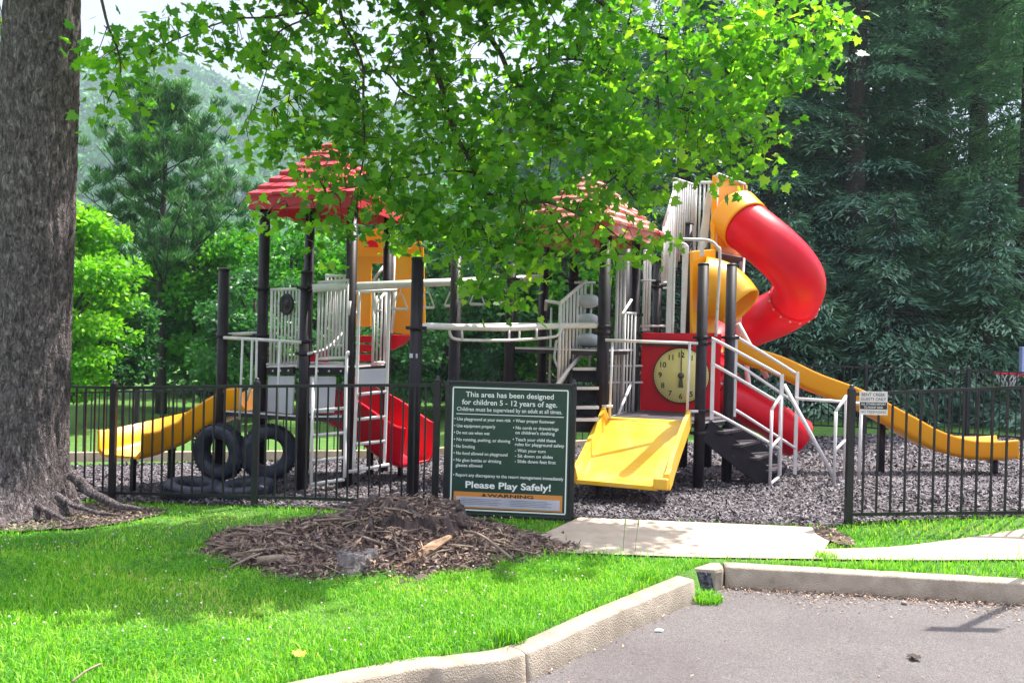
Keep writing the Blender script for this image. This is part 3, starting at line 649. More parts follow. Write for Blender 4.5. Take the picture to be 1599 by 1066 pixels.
# decks
def deck(pts, z, th=.07, name='deck'):
    m = MB(); m.prism([Vector((p.x, p.y, z)) for p in pts], (0, 0, -th)); o = m.build(name, DECK, PS, .008)
    m = MB(); n = len(pts)
    for i in range(n): a, b_ = pts[i], pts[(i + 1) % n]; d = (b_ - a); d.z = 0; d.normalize(); nr = Vector((d.y, -d.x, 0)) * .009; m.bar(Vector((a.x, a.y, z - .012)) + nr + d * .07, Vector((b_.x, b_.y, z - .012)) + nr - d * .07, .012, .02)
    m.build('deck_trim', WHT, o); return o
A_, B_, P1_, P2_, P3_, P4_ = [q[1] for q in (pA, pB, p1, p2, p3, p4)]
deck([A_, B_, P2_ + Vector((.0, -.02, 0)), P1_ + Vector((.05, .1, 0))], .79)
deck([P1_, P2_, P4_, P3_], 1.36)
D_ = t3[1]; E_ = pE[1]; F_ = pF[1]; T4 = t4[1]
kR = P(1128, 640, 10.95); kL = P(1003, 640, 11.25)
deck([D_ + Vector((.05, 0, 0)), E_, F_, kR, kL, T4 + Vector((-.05, 0, 0))], .80)
deck([t1[1], D_, T4, t2[1]], 1.62)
deck([T4, P(1075, 500, 11.0), P(1125, 500, 11.3), p112[1], p75[1]], 1.74)
deck([p75[1] + Vector((-.35, 0, 0)), P(1120, 400, 11.8), P(1160, 400, 12.4), P(1090, 400, 13.2)], 3.02)
# bolted edge bars and pale riser panels of the left tower
def quadpanel(name, mt, c, th=.02, parent=PS, bev=0, nrm=None):
    pts = [P(*q) for q in c]; n = (pts[1] - pts[0]).cross(pts[2] - pts[0]).normalized()
    if n.y < 0: n = -n
    m = MB(); m.prism(pts, n * th); return m.build(name, mt, parent, bev)
for c in ([(419, 587, 9.9), (459, 587, 9.6), (456, 646, 9.6), (416, 646, 9.9)], [(484, 588, 9.5), (525, 588, 9.6), (522, 644, 9.6), (481, 645, 9.5)], [(559, 577, 9.5), (602, 575, 9.55), (601, 601, 9.55), (558, 604, 9.5)]):
    quadpanel('riser_panel', LAV, c, .018)
for a, b_ in (((418, 579, 9.9), (460, 578, 9.58)), ((483, 579, 9.48), (545, 579, 9.6))):
    pa_, pb_ = P(*a), P(*b_); m = MB(); m.bar(pa_, pb_, .03, .085); o = m.build('edge_beam', POST, PS)
    m = MB(); m.bar(pa_ + UP * .05, pb_ + UP * .05, .04, .018)
    for k in (.22, .5, .8): q = pa_.lerp(pb_, k); m.lathe(q + Vector((0, -.03, 0)), [(.001, 0), (.012, 0), (.012, .014), (.001, .014)], 8, Vector((0, 1, 0)))
    m.build('trim_and_bolts', WHT, o)
# barriers of the left tower
barrier(422, 466, 9.9, 9.58, 452, 451, 573, 572, 9)
m = MB(); c = P(449, 475, 9.62); ax = Vector((-.62, -.78, 0)); m.lathe(c, [(.001, .028), (.03, .03), (.035, .012), (.088, .012), (.118, .026), (.128, .012), (.118, -.004), (.03, -.008), (.03, -.03), (.001, -.03)], 28, ax)
m.build('steering_disc', POST, PS)
barrier(496, 541, 9.5, 9.6, 441, 437, 560, 558, 9, .013)
barrier(508, 541, 10.9, 10.6, 430, 431, 540, 540, 6, .011)
straight('handrail', [[(350, 527, 9.85), (470, 534, 9.42)], [(355, 522, 9.98), (404, 520, 10.0)]] , .020)
straight('rail_upright', [[*vb] for vb in []] or [[(379, 529, 9.72), (374, 655, 9.72)], [(394, 529, 9.6), (392, 600, 9.6), (385, 625, 9.6)], [(401, 529, 9.6), (399, 648, 9.6)], [(437, 533, 9.4), (432, 662, 9.38)], [(495, 552, 9.42), (491, 650, 9.4)]], .014)
tubes('grab_rail', [[(547, 470, 9.2), (545, 492, 9.2)], [(588, 462, 9.2), (586, 490, 9.2)]], .012)
tubes('stair_rail', [[(481, 552, 9.42), (500, 548, 9.6), (515, 540, 9.8), (535, 520, 10.1)]], .016)
# ladders
def ladder(up, rungs, name='ladder', r=.019):
    m = MB()
    for p in up: pts = [P(*q) for q in p]; m.tube(spline(pts, 6) if len(pts) > 2 else pts, r, 10)
    o = m.build(name, WHT, PS)
    for a, b_ in rungs: m = MB(); m.tube([P(*a), P(*b_)], .019, 10); m.build('rung', WHT, o)
    return o
ladder([[(489, 590, 9.35), (486, 760, 9.1)], [(545, 552, 9.45), (541, 566, 9.42), (538, 745, 9.05)]], [((490, 641, 9.28), (540, 637, 9.3)), ((489, 680, 9.2), (539, 675, 9.2)), ((488, 720, 9.15), (538, 714, 9.12)), ((486, 756, 9.1), (537, 748, 9.05))])
ladder([[(561, 456, 9.45), (557, 600, 9.42), (552, 735, 9.3)], [(608, 456, 9.5), (604, 600, 9.47), (600, 728, 9.35)], [(556, 456, 9.45), (620, 453, 9.5)]], [((558, 616, 9.4), (603, 611, 9.45)), ((556, 655, 9.38), (602, 650, 9.42)), ((555, 694, 9.33), (601, 688, 9.38)), ((544, 736, 9.25), (608, 725, 9.32))])
barrier(582, 600, 10.3, 10.6, 478, 455, 566, 566, 4, .012)
straight('hand_post', [[(618, 450, 10.5), (612, 520, 10.5)], [(616, 400, 10.9), (611, 518, 10.9)]], .018)
straight('handrail', [[(583, 438, 10.8), (600, 415, 10.9)], [(584, 500, 10.8), (583, 440, 10.8)]], .02)
# yellow house shaped panels and the red slide behind
m = MB(); dd = 11.35; th = P(560, 400, dd); 
hp = [(553, 375), (592, 354), (602, 357), (601, 411), (580, 411), (579, 510), (551, 510)]
m.prism([P(x, y, dd) for x, y in hp], (0, .05, 0)); yp = m.build('house_panel', YEL, PS, .006)
m = MB(); m.prism([P(x, y, dd - .03) for x, y in ((553, 389), (601, 389), (601, 401), (553, 401))], (0, .028, 0)); m.build('panel_band', YEL, yp)
m = MB(); c = P(580, 386, dd); m.add([c + Vector((0, -.006, 0))] + [c + Vector((math.cos(a) * .095, -.006, math.sin(a) * .095)) for a in np.linspace(0, math.pi, 15)], [tuple(range(16))]); m.build('arch_window', RED, yp)
m = MB(); lp = [(615, 402), (620, 386), (630, 382), (640, 388), (648, 379), (656, 375), (661, 384), (663, 440), (664, 505), (655, 518), (640, 523), (612, 519)]
m.prism([P(x, y, 11.2) for x, y in lp], (0, .06, 0)); m.build('side_panel', YEL, PS, .01)
m = MB(); m.prism([P(x, y, 11.15) for x, y in ((609, 522), (641, 524), (628, 538), (608, 548))], (0, .3, 0)); m.build('chute_cover', RED, PS, .01)
m = MB()
for y0 in (524, 538, 553): m.prism([P(x, y, 11.1) for x, y in ((560, y0), (581, y0), (581, y0 + 11), (560, y0 + 11))], (0, .06, 0))
m.build('climbing_wall', RED, PS, .006)
m = MB(); m.prism([P(x, y, 10.9) for x, y in ((484, 551), (512, 540), (513, 570), (484, 568))], (0, .06, 0)); m.build('low_panel', RED, PS, .006)
U = lambda w_, h, t=.025, lip=.03: [(-w_, h), (-w_ - lip, h), (-w_ - lip, h - .03), (-w_ - t, h - .04), (-w_ - t * .9, .04), (-w_ + .04, -t), (w_ - .04, -t), (w_ + t * .9, .04), (w_ + t, h - .04), (w_ + lip, h - .03), (w_ + lip, h), (w_, h), (w_ - .005, .07), (w_ - .07, .0), (-w_ + .07, .0), (-w_ + .005, .07)]
m = MB(); m.sweep(U(.34, .46), spline([P(506, 640, 11.0), P(538, 655, 10.75), P(578, 678, 10.5), P(612, 703, 10.3), P(632, 716, 10.2), P(650, 722, 10.12)], 6)); o = m.build('slide', RED, PS, label='red slide chute')
m = MB(); m.tube([P(578, 690, 10.5), P(577, 775, 10.5)], .045, 12); m.build('slide_leg', POST, o); m = MB(); m.tube([P(625, 715, 10.3), P(625, 752, 10.3)], .035, 12); m.build('slide_leg', POST, o)
m = MB(); m.sweep(U(.29, .27), spline([Vector((-3.0, 10.02, .80)), Vector((-3.25, 10.18, .76)), Vector((-3.6, 10.25, .60)), Vector((-3.95, 10.2, .42)), Vector((-4.25, 9.97, .32)), Vector((-4.38, 9.72, .28)), Vector((-4.45, 9.5, .28))], 7)); o = m.build('slide', YEL, PS, label='short curved yellow slide on the left')
m = MB(); m.tube([(-4.1, 10.1, .36), (-4.1, 10.1, -.3)], .045, 12); m.build('slide_leg', POST, o); m = MB(); m.tube([(-4.38, 9.7, .26), (-4.38, 9.7, -.15)], .035, 12); m.build('slide_leg', POST, o)
# overhead beam with hanging trapeze handles
b0, b1 = P(488, 450, 9.4), P(845, 434, 11.15); m = MB(); m.tube([b0, b1], .048, 16); ob = m.build('overhead_beam', WHT, PS)
m = MB(); m.tube([P(480, 444, 9.45), b0.lerp(b1, .02)], .035, 12); m.tube([P(482, 454, 9.42), P(492, 454, 9.42)], .02, 8); m.build('beam_clamp', POST, ob)
for px in (551, 591, 625, 667, 707, 746, 786):
    t = (px - 488) / (845 - 488); t = t * 9.4 / (9.4 * t + 11.15 * (1 - t)) ; c = b0.lerp(b1, t); hw = .088; dr = Vector((.75, .25, 0)).normalized() if px > 600 else Vector((.25, .9, 0)).normalized()
    top = c + UP * -.115; bt = c + UP * -.30; m = MB()
    m.tube([c - UP * .04, c - UP * .06 + dr * .012, c - UP * .085, top + UP * .012], .006, 6)
    m.tube([top + dr * .015, top + dr * .035 - UP * .02, bt + dr * hw * 1.05 + UP * .02, bt + dr * hw * 1.1, bt + dr * hw], .010, 8); m.tube([top + dr * .015, top - dr * .015, top - dr * .035 - UP * .02, bt - dr * hw * 1.05 + UP * .02, bt - dr * hw * 1.1, bt - dr * hw], .010, 8)
    h = m.build('trapeze_handle', WHT, PS); m = MB(); m.tube([bt - dr * hw, bt + dr * hw], .017, 10); m.build('grip', WHT, h)
# curved track between post and stair tower
tubes('curved_track', [[(655, 513, 8.65), (668, 509, 8.7), (700, 510, 8.8), (790, 512, 9.3), (868, 509, 9.75), (935, 508, 9.95)]], .036)
tubes('track_loop', [[(702, 513, 8.85), (703, 522, 8.85), (710, 529, 8.9), (735, 531, 9.0), (800, 531, 9.3), (855, 527, 9.65), (871, 523, 9.7), (877, 513, 9.75)]], .016)
straight('track_spacer', [[(721, 513, 8.9), (722, 530, 8.9)], [(795, 515, 9.3), (795, 531, 9.3)], [(811, 515, 9.4), (811, 531, 9.4)], [(838, 513, 9.5), (838, 529, 9.5)], [(718, 507, 9.3), (850, 505, 9.9)]], .013)
# stair tower in the middle
barrier(872, 911, 9.75, 10.35, 473, 439, 602, 549, 8, .015, .02)
straight('handrail', [[(852, 485, 10.9), (853, 470, 10.9), (872, 473, 9.75)], [(866, 605, 9.5), (912, 545, 10.3)]], .021)
tubes('loop_rail', [[(867, 545, 9.9), (869, 533, 9.9), (873, 534, 9.9)], [(868, 540, 9.9), (866, 560, 9.9), (873, 580, 9.9), (873, 605, 9.9)], [(861, 480, 10.6), (858, 600, 10.5)]], .014)
straight('bead_frame', [[(909, 441, 10.35), (905, 560, 10.35)], [(924, 441, 10.35), (920, 572, 10.35)], [(897, 441, 10.35), (930, 441, 10.35)], [(905, 556, 10.35), (924, 556, 10.35)]], .015)
for y in (470, 500, 531):
    c = P(918, y, 10.3); m = MB(); m.lathe(c - Vector((.0, 0, .085)), [(.001, 0), (.06, .002), (.11, .02), (.135, .05), (.14, .085), (.135, .12), (.11, .15), (.06, .168), (.001, .17)], 24); m.build('spinning_drum', LAV, PS)
for i, (y, d) in enumerate(((573, 10.0), (603, 9.85), (633, 9.7), (652, 9.6))):
    a, b_ = P(894, y, d), P(935, y, d); m = MB(); m.box((a + b_) / 2 + Vector((0, .1, -.02)), ((b_ - a).length, .24, .035)); o = m.build('stair_tread', DECK, PS)
    m = MB(); m.bar(a + Vector((0, -.024, -.02)), b_ + Vector((0, -.024, -.02)), .012, .036); m.build('tread_edge', WHT, o)
    m = MB(); m.box((a + b_) / 2 + Vector((0, .2, -.12)), ((b_ - a).length, .012, .14)); m.build('riser', DECK, o)
m = MB()
m.bar(P(891, 560, 10.1), P(891, 720, 9.2), .03, .16); m.bar(P(938, 560, 10.3), P(936, 650, 10.05), .03, .14)
m.build('stringer', POST, PS, .004)
# rails between stair tower and clock deck
barrier(959, 970, 10.9, 10.9, 400, 400, 650, 650, 3, .016, .022)
barrier(972, 988, 10.8, 11.0, 489, 489, 645, 645, 4, .011)
straight('handrail', [[(968, 490, 10.7), (973, 489, 10.75), (986, 468, 10.95)], [(960, 660, 10.4), (985, 600, 10.9)]], .018)
barrier(1004, 1013, 11.3, 11.4, 392, 392, 515, 515, 3, .014, .018)
straight('handrail', [[(1001, 438, 11.3), (1023, 438, 11.2)], [(947, 571, 10.8), (1003, 571, 11.1)], [(947, 597, 10.8), (1003, 597, 11.1)]], .014)
# slide entry rail over the wide yellow chute
straight('entry_rail', [[(945, 531, 9.85), (1090, 536, 9.7)], [(956, 532, 9.85), (952, 652, 9.85)], [(1077, 536, 9.7), (1073, 645, 9.7)], [(1073, 642, 9.7), (1090, 642, 9.7)], [(940, 634, 9.8), (957, 634, 9.8)]], .017)
W = .47; prof = [(-W, .12), (-W - .05, .12), (-W - .06, -.05), (W + .06, -.05), (W + .05, .12), (W, .12), (W - .03, .0), (-W + .03, .0)]
cp = spline([Vector((1.60, 9.82, .82)), Vector((1.55, 9.66, .76)), Vector((1.30, 9.12, .38)), Vector((1.22, 8.92, .27)), Vector((1.16, 8.74, .25))], 6)
m = MB(); m.sweep(prof, cp, smooth=False); o = m.build('wide_slide', YELW, PS, .012, label='wide short worn yellow slide chute')
m = MB(); q = Vector((1.16, 8.72, .25)); m.box(q + Vector((-.03, -.03, -.02)), (.86, .07, .05), (Vector((.93, -.36, 0)), Vector((.36, .93, 0)), UP)); m.box(q + Vector((.40, -.20, .03)), (.15, .08, .11), (Vector((.93, -.36, 0)), Vector((.36, .93, 0)), UP)); m.build('end_lip', YELW, o, .01)
m = MB(); m.tube([P(936, 750, 8.95), P(935, 796, 8.95)], .05, 12); m.build('slide_leg', POST, o)
# clock panel
q = [P(1003, 519, 11.25), P(1127, 521, 10.95), P(1127, 521, 10.95), P(1003, 519, 11.25)]
zb = .77; q[2].z = zb; q[3].z = zb; m = MB(); m.prism(q, (.0, .035, 0)); cpn = m.build('clock_panel', RED, PS, .008)
kx = (q[1] - q[0]); kx.z = 0; kx.normalize(); kn = Vector((kx.y, -kx.x, 0)); kc = P(1064, 586, 11.08) + kn * .03; kr = .362
m = MB(); m.lathe(kc, [(.001, .012), (kr - .004, .012), (kr, .006), (kr, -.012), (.001, -.012)], 48, kn); m.build('clock_face', CLOCKF, cpn)
m = MB(); m.tube([kc + kn * .01 + (kx * math.cos(a) + UP * math.sin(a)) * (kr + .004) for a in np.linspace(0, 2 * math.pi, 48, endpoint=False)], .007, 6, closed=True); m.build('clock_rim', INK, cpn)
m = MB()
for h in range(1, 13):
    a = math.pi / 2 - h * math.pi / 6; c = kc + (kx * math.cos(a) + UP * math.sin(a)) * kr * .76; text_on(m, str(h), c, kx, UP, kn * .0135, 0, -.034, .068, None, .02, True)
for h in range(60):
    a = h * math.pi / 30; dr = kx * math.cos(a) + UP * math.sin(a); c = kc + dr * kr * .94 + kn * .0145; m.bar(c - dr * .008, c + dr * .008, .004, .002, kn)
m.build('clock_numerals', INK, cpn)
HAND = mat('clock_hand', (.10, .08, .05), .5)
m = MB(); m.bar(kc + kn * .026, kc + kn * .026 + UP * kr * .92, .014, .006, kn); m.build('minute_hand', HAND, cpn)
m = MB(); n0 = kc + kn * .028; m.prism([n0 + kx * -.016, n0 + kx * .016, n0 + kx * .034 - UP * .16, n0 - kx * .034 - UP * .16], kn * .005); m.lathe(kc + kn * .022, [(.001, .024), (.036, .022), (.042, 0)], 18, kn); m.build('hour_hand', HAND, cpn)
# steps and handrails on the right
nA, nB = Vector((2.32, 9.86, .70)), Vector((3.22, 10.22, .04)); fA, fB = Vector((2.74, 10.36, .70)), Vector((3.56, 10.82, .04))
m = MB(); m.bar(nA, nB, .035, .26); m.build('step_side', POST, PS, .004); m = MB(); m.bar(fA, fB, .035, .26); m.build('step_side', POST, PS, .004)
for k in range(4):
    t = .12 + .25 * k; a = nA.lerp(nB, t) + UP * .05; b_ = fA.lerp(fB, t) + UP * .05; m = MB(); m.bar(a, b_, .26, .03); m.build('step_tread', DECK, PS)
def railset(px0, px1, d0, d1, tops, up):
    m = MB()
    for (ya, yb) in tops: m.tube(spline([P(px0, ya, d0), P(px0 + (px1 - px0) * .1, ya + 3, d0 + (d1 - d0) * .1), P(px1 - (px1 - px0) * .08, yb - 5, d1 - (d1 - d0) * .08), P(px1, yb, d1)], 5), .019, 10)
    for (px, y0, y1, d) in up: a, b_ = vbar(px, y0, y1, d); m.bar(a, b_, .045, .02)
    return m.build('step_handrail', WHT, PS)
railset(1111, 1217, 9.8, 10.2, ((530, 585), (570, 629), (644, 700)), ((1111, 531, 655, 9.8), (1217, 584, 742, 10.2)))
railset(1146, 1241, 10.3, 10.8, ((526, 582), (568, 628), (641, 699)), ((1146, 526, 650, 10.3), (1241, 580, 740, 10.8)))
def loop(px, d, w_, y0, y1):
    m = MB(); a, b_ = vbar(px, y0 + 24, y1, d); c, e = vbar(px + w_, y0, y1 - 12, d + .25)
    m.tube([a, b_], .019, 10); m.tube([c, e], .019, 10)
    for t in (0, .5, .97): m.tube([a.lerp(b_, t), c.lerp(e, t)], .019, 10)
    return m.build('loop_ladder', WHT, PS)
loop(1202, 9.95, 14, 616, 760); loop(1302, 9.95, 16, 618, 766)
straight('brace_tube', [[(1224, 600, 10.6), (1306, 752, 10.3)]], .026)
straight('climber_rail', [[(1242, 622, 10.7), (1330, 628, 10.5)], [(1345, 640, 10.4), (1341, 750, 10.4)], [(1318, 628, 10.3), (1348, 630, 10.4)]], .020)
# yellow wavy slide on the right with hood
pth = spline([P(1128, 548, 11.75), P(1165, 567, 11.7), P(1210, 582, 11.65), P(1262, 607, 11.6), P(1330, 633, 11.55), P(1395, 668, 11.5), P(1440, 693, 11.5), P(1492, 709, 11.5), P(1540, 712, 11.5), P(1574, 710, 11.5)], 6)
m = MB(); m.sweep(U(.24, .24), pth); ws = m.build('slide', YEL, PS, label='long wavy yellow slide on the right')
m = MB(); q = P(1553, 712, 11.5); m.tube([(q.x, q.y, q.z + .0), (q.x, q.y, -.1)], .05, 12); m.build('slide_leg', POST, ws)
m = MB(); q = P(1378, 655, 11.6); m.tube([(q.x, q.y, q.z), (q.x, q.y, -.1)], .045, 12); m.build('slide_leg', POST, ws)
m = MB(); m.tube([pth[-1] - pth[-2].cross(UP).normalized() * 0 + Vector((.0, -.26, .02)), pth[-1] + Vector((.0, .26, .02))], .03, 10); m.build('end_roll', YEL, ws)
def shell(m, pts, rs, seg=40, th=.018):
    pts = [Vector(p) for p in pts]; m.tube(pts, rs, seg, caps=False); m.tube(pts, [r - th for r in rs], seg, caps=False)
    n = len(pts)
    # rims
    b = m.n; o1 = b - 2 * n * seg; o2 = b - n * seg
    for i0 in (0, (n - 1) * seg):
        m.f += [(o1 + i0 + k, o1 + i0 + (k + 1) % seg, o2 + i0 + (k + 1) % seg, o2 + i0 + k) for k in range(seg)]; m.sm += [False] * seg
m = MB(); shell(m, spline([P(1096, 448, 11.45), P(1118, 452, 11.4), P(1140, 464, 11.3), P(1158, 480, 11.2)], 4), list(np.interp(np.arange(13), [0, 5, 12], [.42, .40, .31])))
hd = m.build('slide_hood', YEL, ws)
m = MB(); m.prism([P(1081, 392, 11.2), P(1118, 389, 11.5), P(1118, 520, 11.5), P(1081, 521, 11.2)], (-.03, .04, 0)); m.build('hood_panel', YEL, PS, .012, label='yellow back panel of the lower slide hood')
# red tube slide
tp = spline([P(1154, 344, 11.93), P(1200, 381, 11.7), P(1232, 412, 11.75), P(1249, 442, 11.95), P(1240, 470, 12.3), P(1212, 490, 12.7), P(1175, 505, 12.95), P(1135, 525, 13.0), P(1105, 556, 12.7), P(1100, 590, 12.2), P(1130, 616, 11.85), P(1165, 634, 11.8), P(1205, 655, 11.85), P(1243, 683, 11.95)], 6)
Rt = .355; m = MB(); i1 = 6 * 4
shell(m, tp[:i1 + 1], [Rt] * (i1 + 1)); ts = m.build('tube_slide', RED, PS, label='curved red tube slide')
m = MB(); shell(m, tp[i1:61], [Rt] * (61 - i1)); m.build('tube_section', RED, ts)
m = MB(); rs = [Rt - .09] * (len(tp) - 60); rs[-1] = Rt - .05; rs[-2] = Rt - .06; m.tube(tp[60:], rs, 36, caps=False); m.tube(tp[60:], [r - .02 for r in rs], 36, caps=False); m.build('tube_exit', RED, ts)
for ii in (i1, 60):
    m = MB(); t = (tp[ii + 1] - tp[ii - 1]).normalized(); rr = Rt if ii == i1 else Rt - .02
    m.lathe(tp[ii], [(rr - .005, -.022), (rr + .022, -.02), (rr + .022, .02), (rr - .005, .022)], 40, t)
    m.build('flange', RED, ts)
    m = MB(); u = t.orthogonal().normalized(); w_ = t.cross(u)
    for k in range(16):
        a = k * math.pi / 8; q = tp[ii] + (u * math.cos(a) + w_ * math.sin(a)) * (rr + .028); m.box(q, (.028, .01, .028), (t, (u * math.cos(a) + w_ * math.sin(a)), t.cross(u * math.cos(a) + w_ * math.sin(a))))
    m.build('flange_bolts', WHT, ts)
hp_ = spline([P(1146, 338, 12.05), P(1155, 345, 11.95), P(1166, 354, 11.83)], 5)
m = MB(); shell(m, hp_, list(np.linspace(.41, Rt + .02, len(hp_))))
m.build('tube_hood', YEL, ts)
pn = [P(1118, 273, 11.85), P(1161, 288, 12.35), P(1161, 288, 12.35), P(1118, 273, 11.85)]; pn[2].z = pn[3].z = zof(1120, 393, 11.85)
m = MB(); m.prism(pn, Vector((-.05, .0, 0)) + Vector((0, .03, 0))); m.build('entry_panel', YEL, ts, .012)
m = MB(); m.tube([P(1117, 277, 11.8), P(1122, 272, 11.8), P(1163, 288, 12.35), P(1165, 300, 12.35)], .022, 10); m.build('panel_rail', WHT, ts)
straight('tube_support', [[(1160, 395, 12.5), (1152, 540, 12.5)], [(1152, 505, 12.0), (1198, 590, 12.0)], [(1165, 560, 12.6), (1172, 640, 12.4)]], .04, WHT)
m = MB(); m.tube([P(1162, 290, 12.45), P(1163, 330, 12.45)], .045, 12); m.tube([P(1160, 378, 12.4), P(1159, 402, 12.4)], .06, 14); m.build('support_collar', YEL, PS)
# high barriers and arch
barrier(1049, 1083, 11.7, 12.2, 279, 289, 436, 352, 10, .013, .02, bottom=False)
barrier(1034, 1048, 11.3, 11.65, 352, 300, 442, 440, 6, .013, .018)
barrier(1084, 1117, 12.3, 11.9, 285, 285, 395, 395, 6, .014, .022)
quadpanel('slant_panel', WHT, [(1104, 300, 12.0), (1113, 292, 12.0), (1104, 385, 12.0), (1088, 398, 12.0)], .03)
m = MB()
for px, y0, y1, w2 in ((1044, 388, 520, .075), (1066, 384, 520, .06), (1096, 375, 400, .05)): a, b_ = vbar(px, y0, y1, 11.1); m.bar(a, b_, w2, .03)
m.build('flat_upright', WHT, PS, .004)
tubes('arch_rail', [[(1050, 520, 10.95), (1053, 395, 10.95), (1055, 380, 10.95), (1064, 374, 10.95), (1085, 374, 10.95), (1108, 376, 10.95), (1120, 386, 10.95), (1124, 402, 10.95), (1118, 525, 10.95)], [(1064, 380, 11.3), (1072, 384, 11.3), (1073, 400, 11.3), (1068, 520, 11.3)], [(1040, 400, 11.4), (1043, 378, 11.4), (1047, 372, 11.4)]], .02)
straight('cross_rail', [[(1000, 509, 11.3), (1050, 509, 11.3)], [(1035, 450, 11.2), (1052, 450, 11.2)]], .014)
for k in range(4):
    c = P(1046, 425 + 26 * k, 12.2); m = MB(); m.box(c, (.34, .26, .03)); m.build('stair_tread', DECK, PS)
m = MB(); m.bar(P(1036, 540, 11.5), P(1052, 410, 12.4), .03, .16); m.build('stringer', POST, PS)
# tiled roofs
def roof(c, ang, half, z0, z1, mt, n=8, fas=.16, tiles=9):
    u = Vector((math.cos(ang), math.sin(ang), 0)); v = Vector((-math.sin(ang), math.cos(ang), 0)); c = Vector((c[0], c[1], 0)); root = MB()
    def ring(h, z): return [c + u * a * h + v * b_ * h + UP * z for a, b_ in ((-1, -1), (1, -1), (1, 1), (-1, 1))]
    m = MB(); top = z0 + fas; m.add(ring(half, z0) + ring(half * .99, top), [(i, (i + 1) % 4, 4 + (i + 1) % 4, 4 + i) for i in range(4)]); m.add(ring(half - .03, z0) + ring(half - .03, top - .01), [(i, (i + 1) % 4, 4 + (i + 1) % 4, 4 + i) for i in range(4)])
    m.add(ring(half, z0) + ring(half - .03, z0), [(i, (i + 1) % 4, 4 + (i + 1) % 4, 4 + i) for i in range(4)])
    m.add(ring(half - .03, top - .02) + [c + UP * (z1 - .04)], [(0, 1, 4), (1, 2, 4), (2, 3, 4), (3, 0, 4)])
    o = m.build('roof', mt, PS)
    m = MB(); rs = np.random.RandomState(3)
    for k in range(n):
        t0, t1 = k / n, (k + 1) / n; h0 = half * (1 - t0) * .99 + .01; h1 = half * (1 - t1) * .99 + .01; za = top + (z1 - top) * t0; zb_ = top + (z1 - top) * t1
        for s_ in range(4):
            a0, a1 = ring(h0 + .012, 0)[s_], ring(h0 + .012, 0)[(s_ + 1) % 4]; b0_, b1_ = ring(h1 - .006, 0)[s_], ring(h1 - .006, 0)[(s_ + 1) % 4]
            nt_ = max(1, int(round(tiles * (1 - t0 * .95))))
            for j in range(nt_):
                f0, f1 = (j + .02) / nt_, (j + .98) / nt_; dz = .028 + rs.uniform(-.006, .006); jj = rs.uniform(-.006, .006)
                p = [a0.lerp(a1, f0) + UP * (za + dz + jj), a0.lerp(a1, f1) + UP * (za + dz + jj), b0_.lerp(b1_, f1) + UP * (zb_ + .004), b0_.lerp(b1_, f0) + UP * (zb_ + .004)]
                q_ = [x - UP * .035 for x in p]; m.add(p + q_, [(0, 1, 2, 3), (0, 4, 5, 1), (1, 5, 6, 2), (3, 2, 6, 7), (0, 3, 7, 4), (7, 6, 5, 4)])
    m.build('roof_tiles', mt, o); return o
cc1 = (P1_ + P2_ + P3_ + P4_) / 4
roof((cc1.x + .02, cc1.y), math.radians(-15.5), .71, 3.18, 4.12, ROOF)
a35 = math.radians(-35); roof((.965, 10.72), a35, .70, 2.96, 3.86, ROOF2)
# tyres under the left deck
def tyre(label, c, ax, R=.33, w2=.10):
    root = thing('tyre', label, 'tyre', tuple(c), 'old black tyres by the left tower'); m = MB(); pr = []
    for a in np.linspace(-.15, math.pi * 2 - .15, 21): pr.append((R - .085 + .085 * math.copysign(abs(math.cos(a)) ** .7, math.cos(a)), w2 * math.copysign(abs(math.sin(a)) ** .8, math.sin(a))))
    m.lathe(c, pr, 44, Vector(ax)); m.build('casing', RUB, root)
    m = MB(); axv = Vector(ax).normalized(); u = axv.orthogonal().normalized(); w_ = axv.cross(u)
    for k in range(44):
        a = 2 * math.pi * k / 44; rd = u * math.cos(a) + w_ * math.sin(a); tn = axv.cross(rd)
        for s_ in (-1, 1): m.box(Vector(c) + rd * (R + .001) + axv * (s_ * w2 * .38), (w2 * .5, .026, .012), ((axv + tn * .25 * s_).normalized(), tn, rd))
    m.build('tread_blocks', RUB, root)
tyre('upright black tyre on the left, standing under the deck', Vector((*P(343, 700, 9.75).xy, .315)), (.32, 1, .06))
tyre('upright black tyre on the right, standing under the deck beside its twin', Vector((*P(420, 700, 9.8).xy, .315)), (-.45, 1, .05))
tyre('black tyre lying flat on the mulch, nearer the yellow slide', Vector((*P(302, 762, 9.32).xy, -.045)), (.10, -.05, 1), .33, .085)
tyre('black tyre lying flat on the mulch, nearer the ladder', Vector((*P(383, 764, 9.3).xy, -.035)), (-.08, -.08, 1), .33, .085)
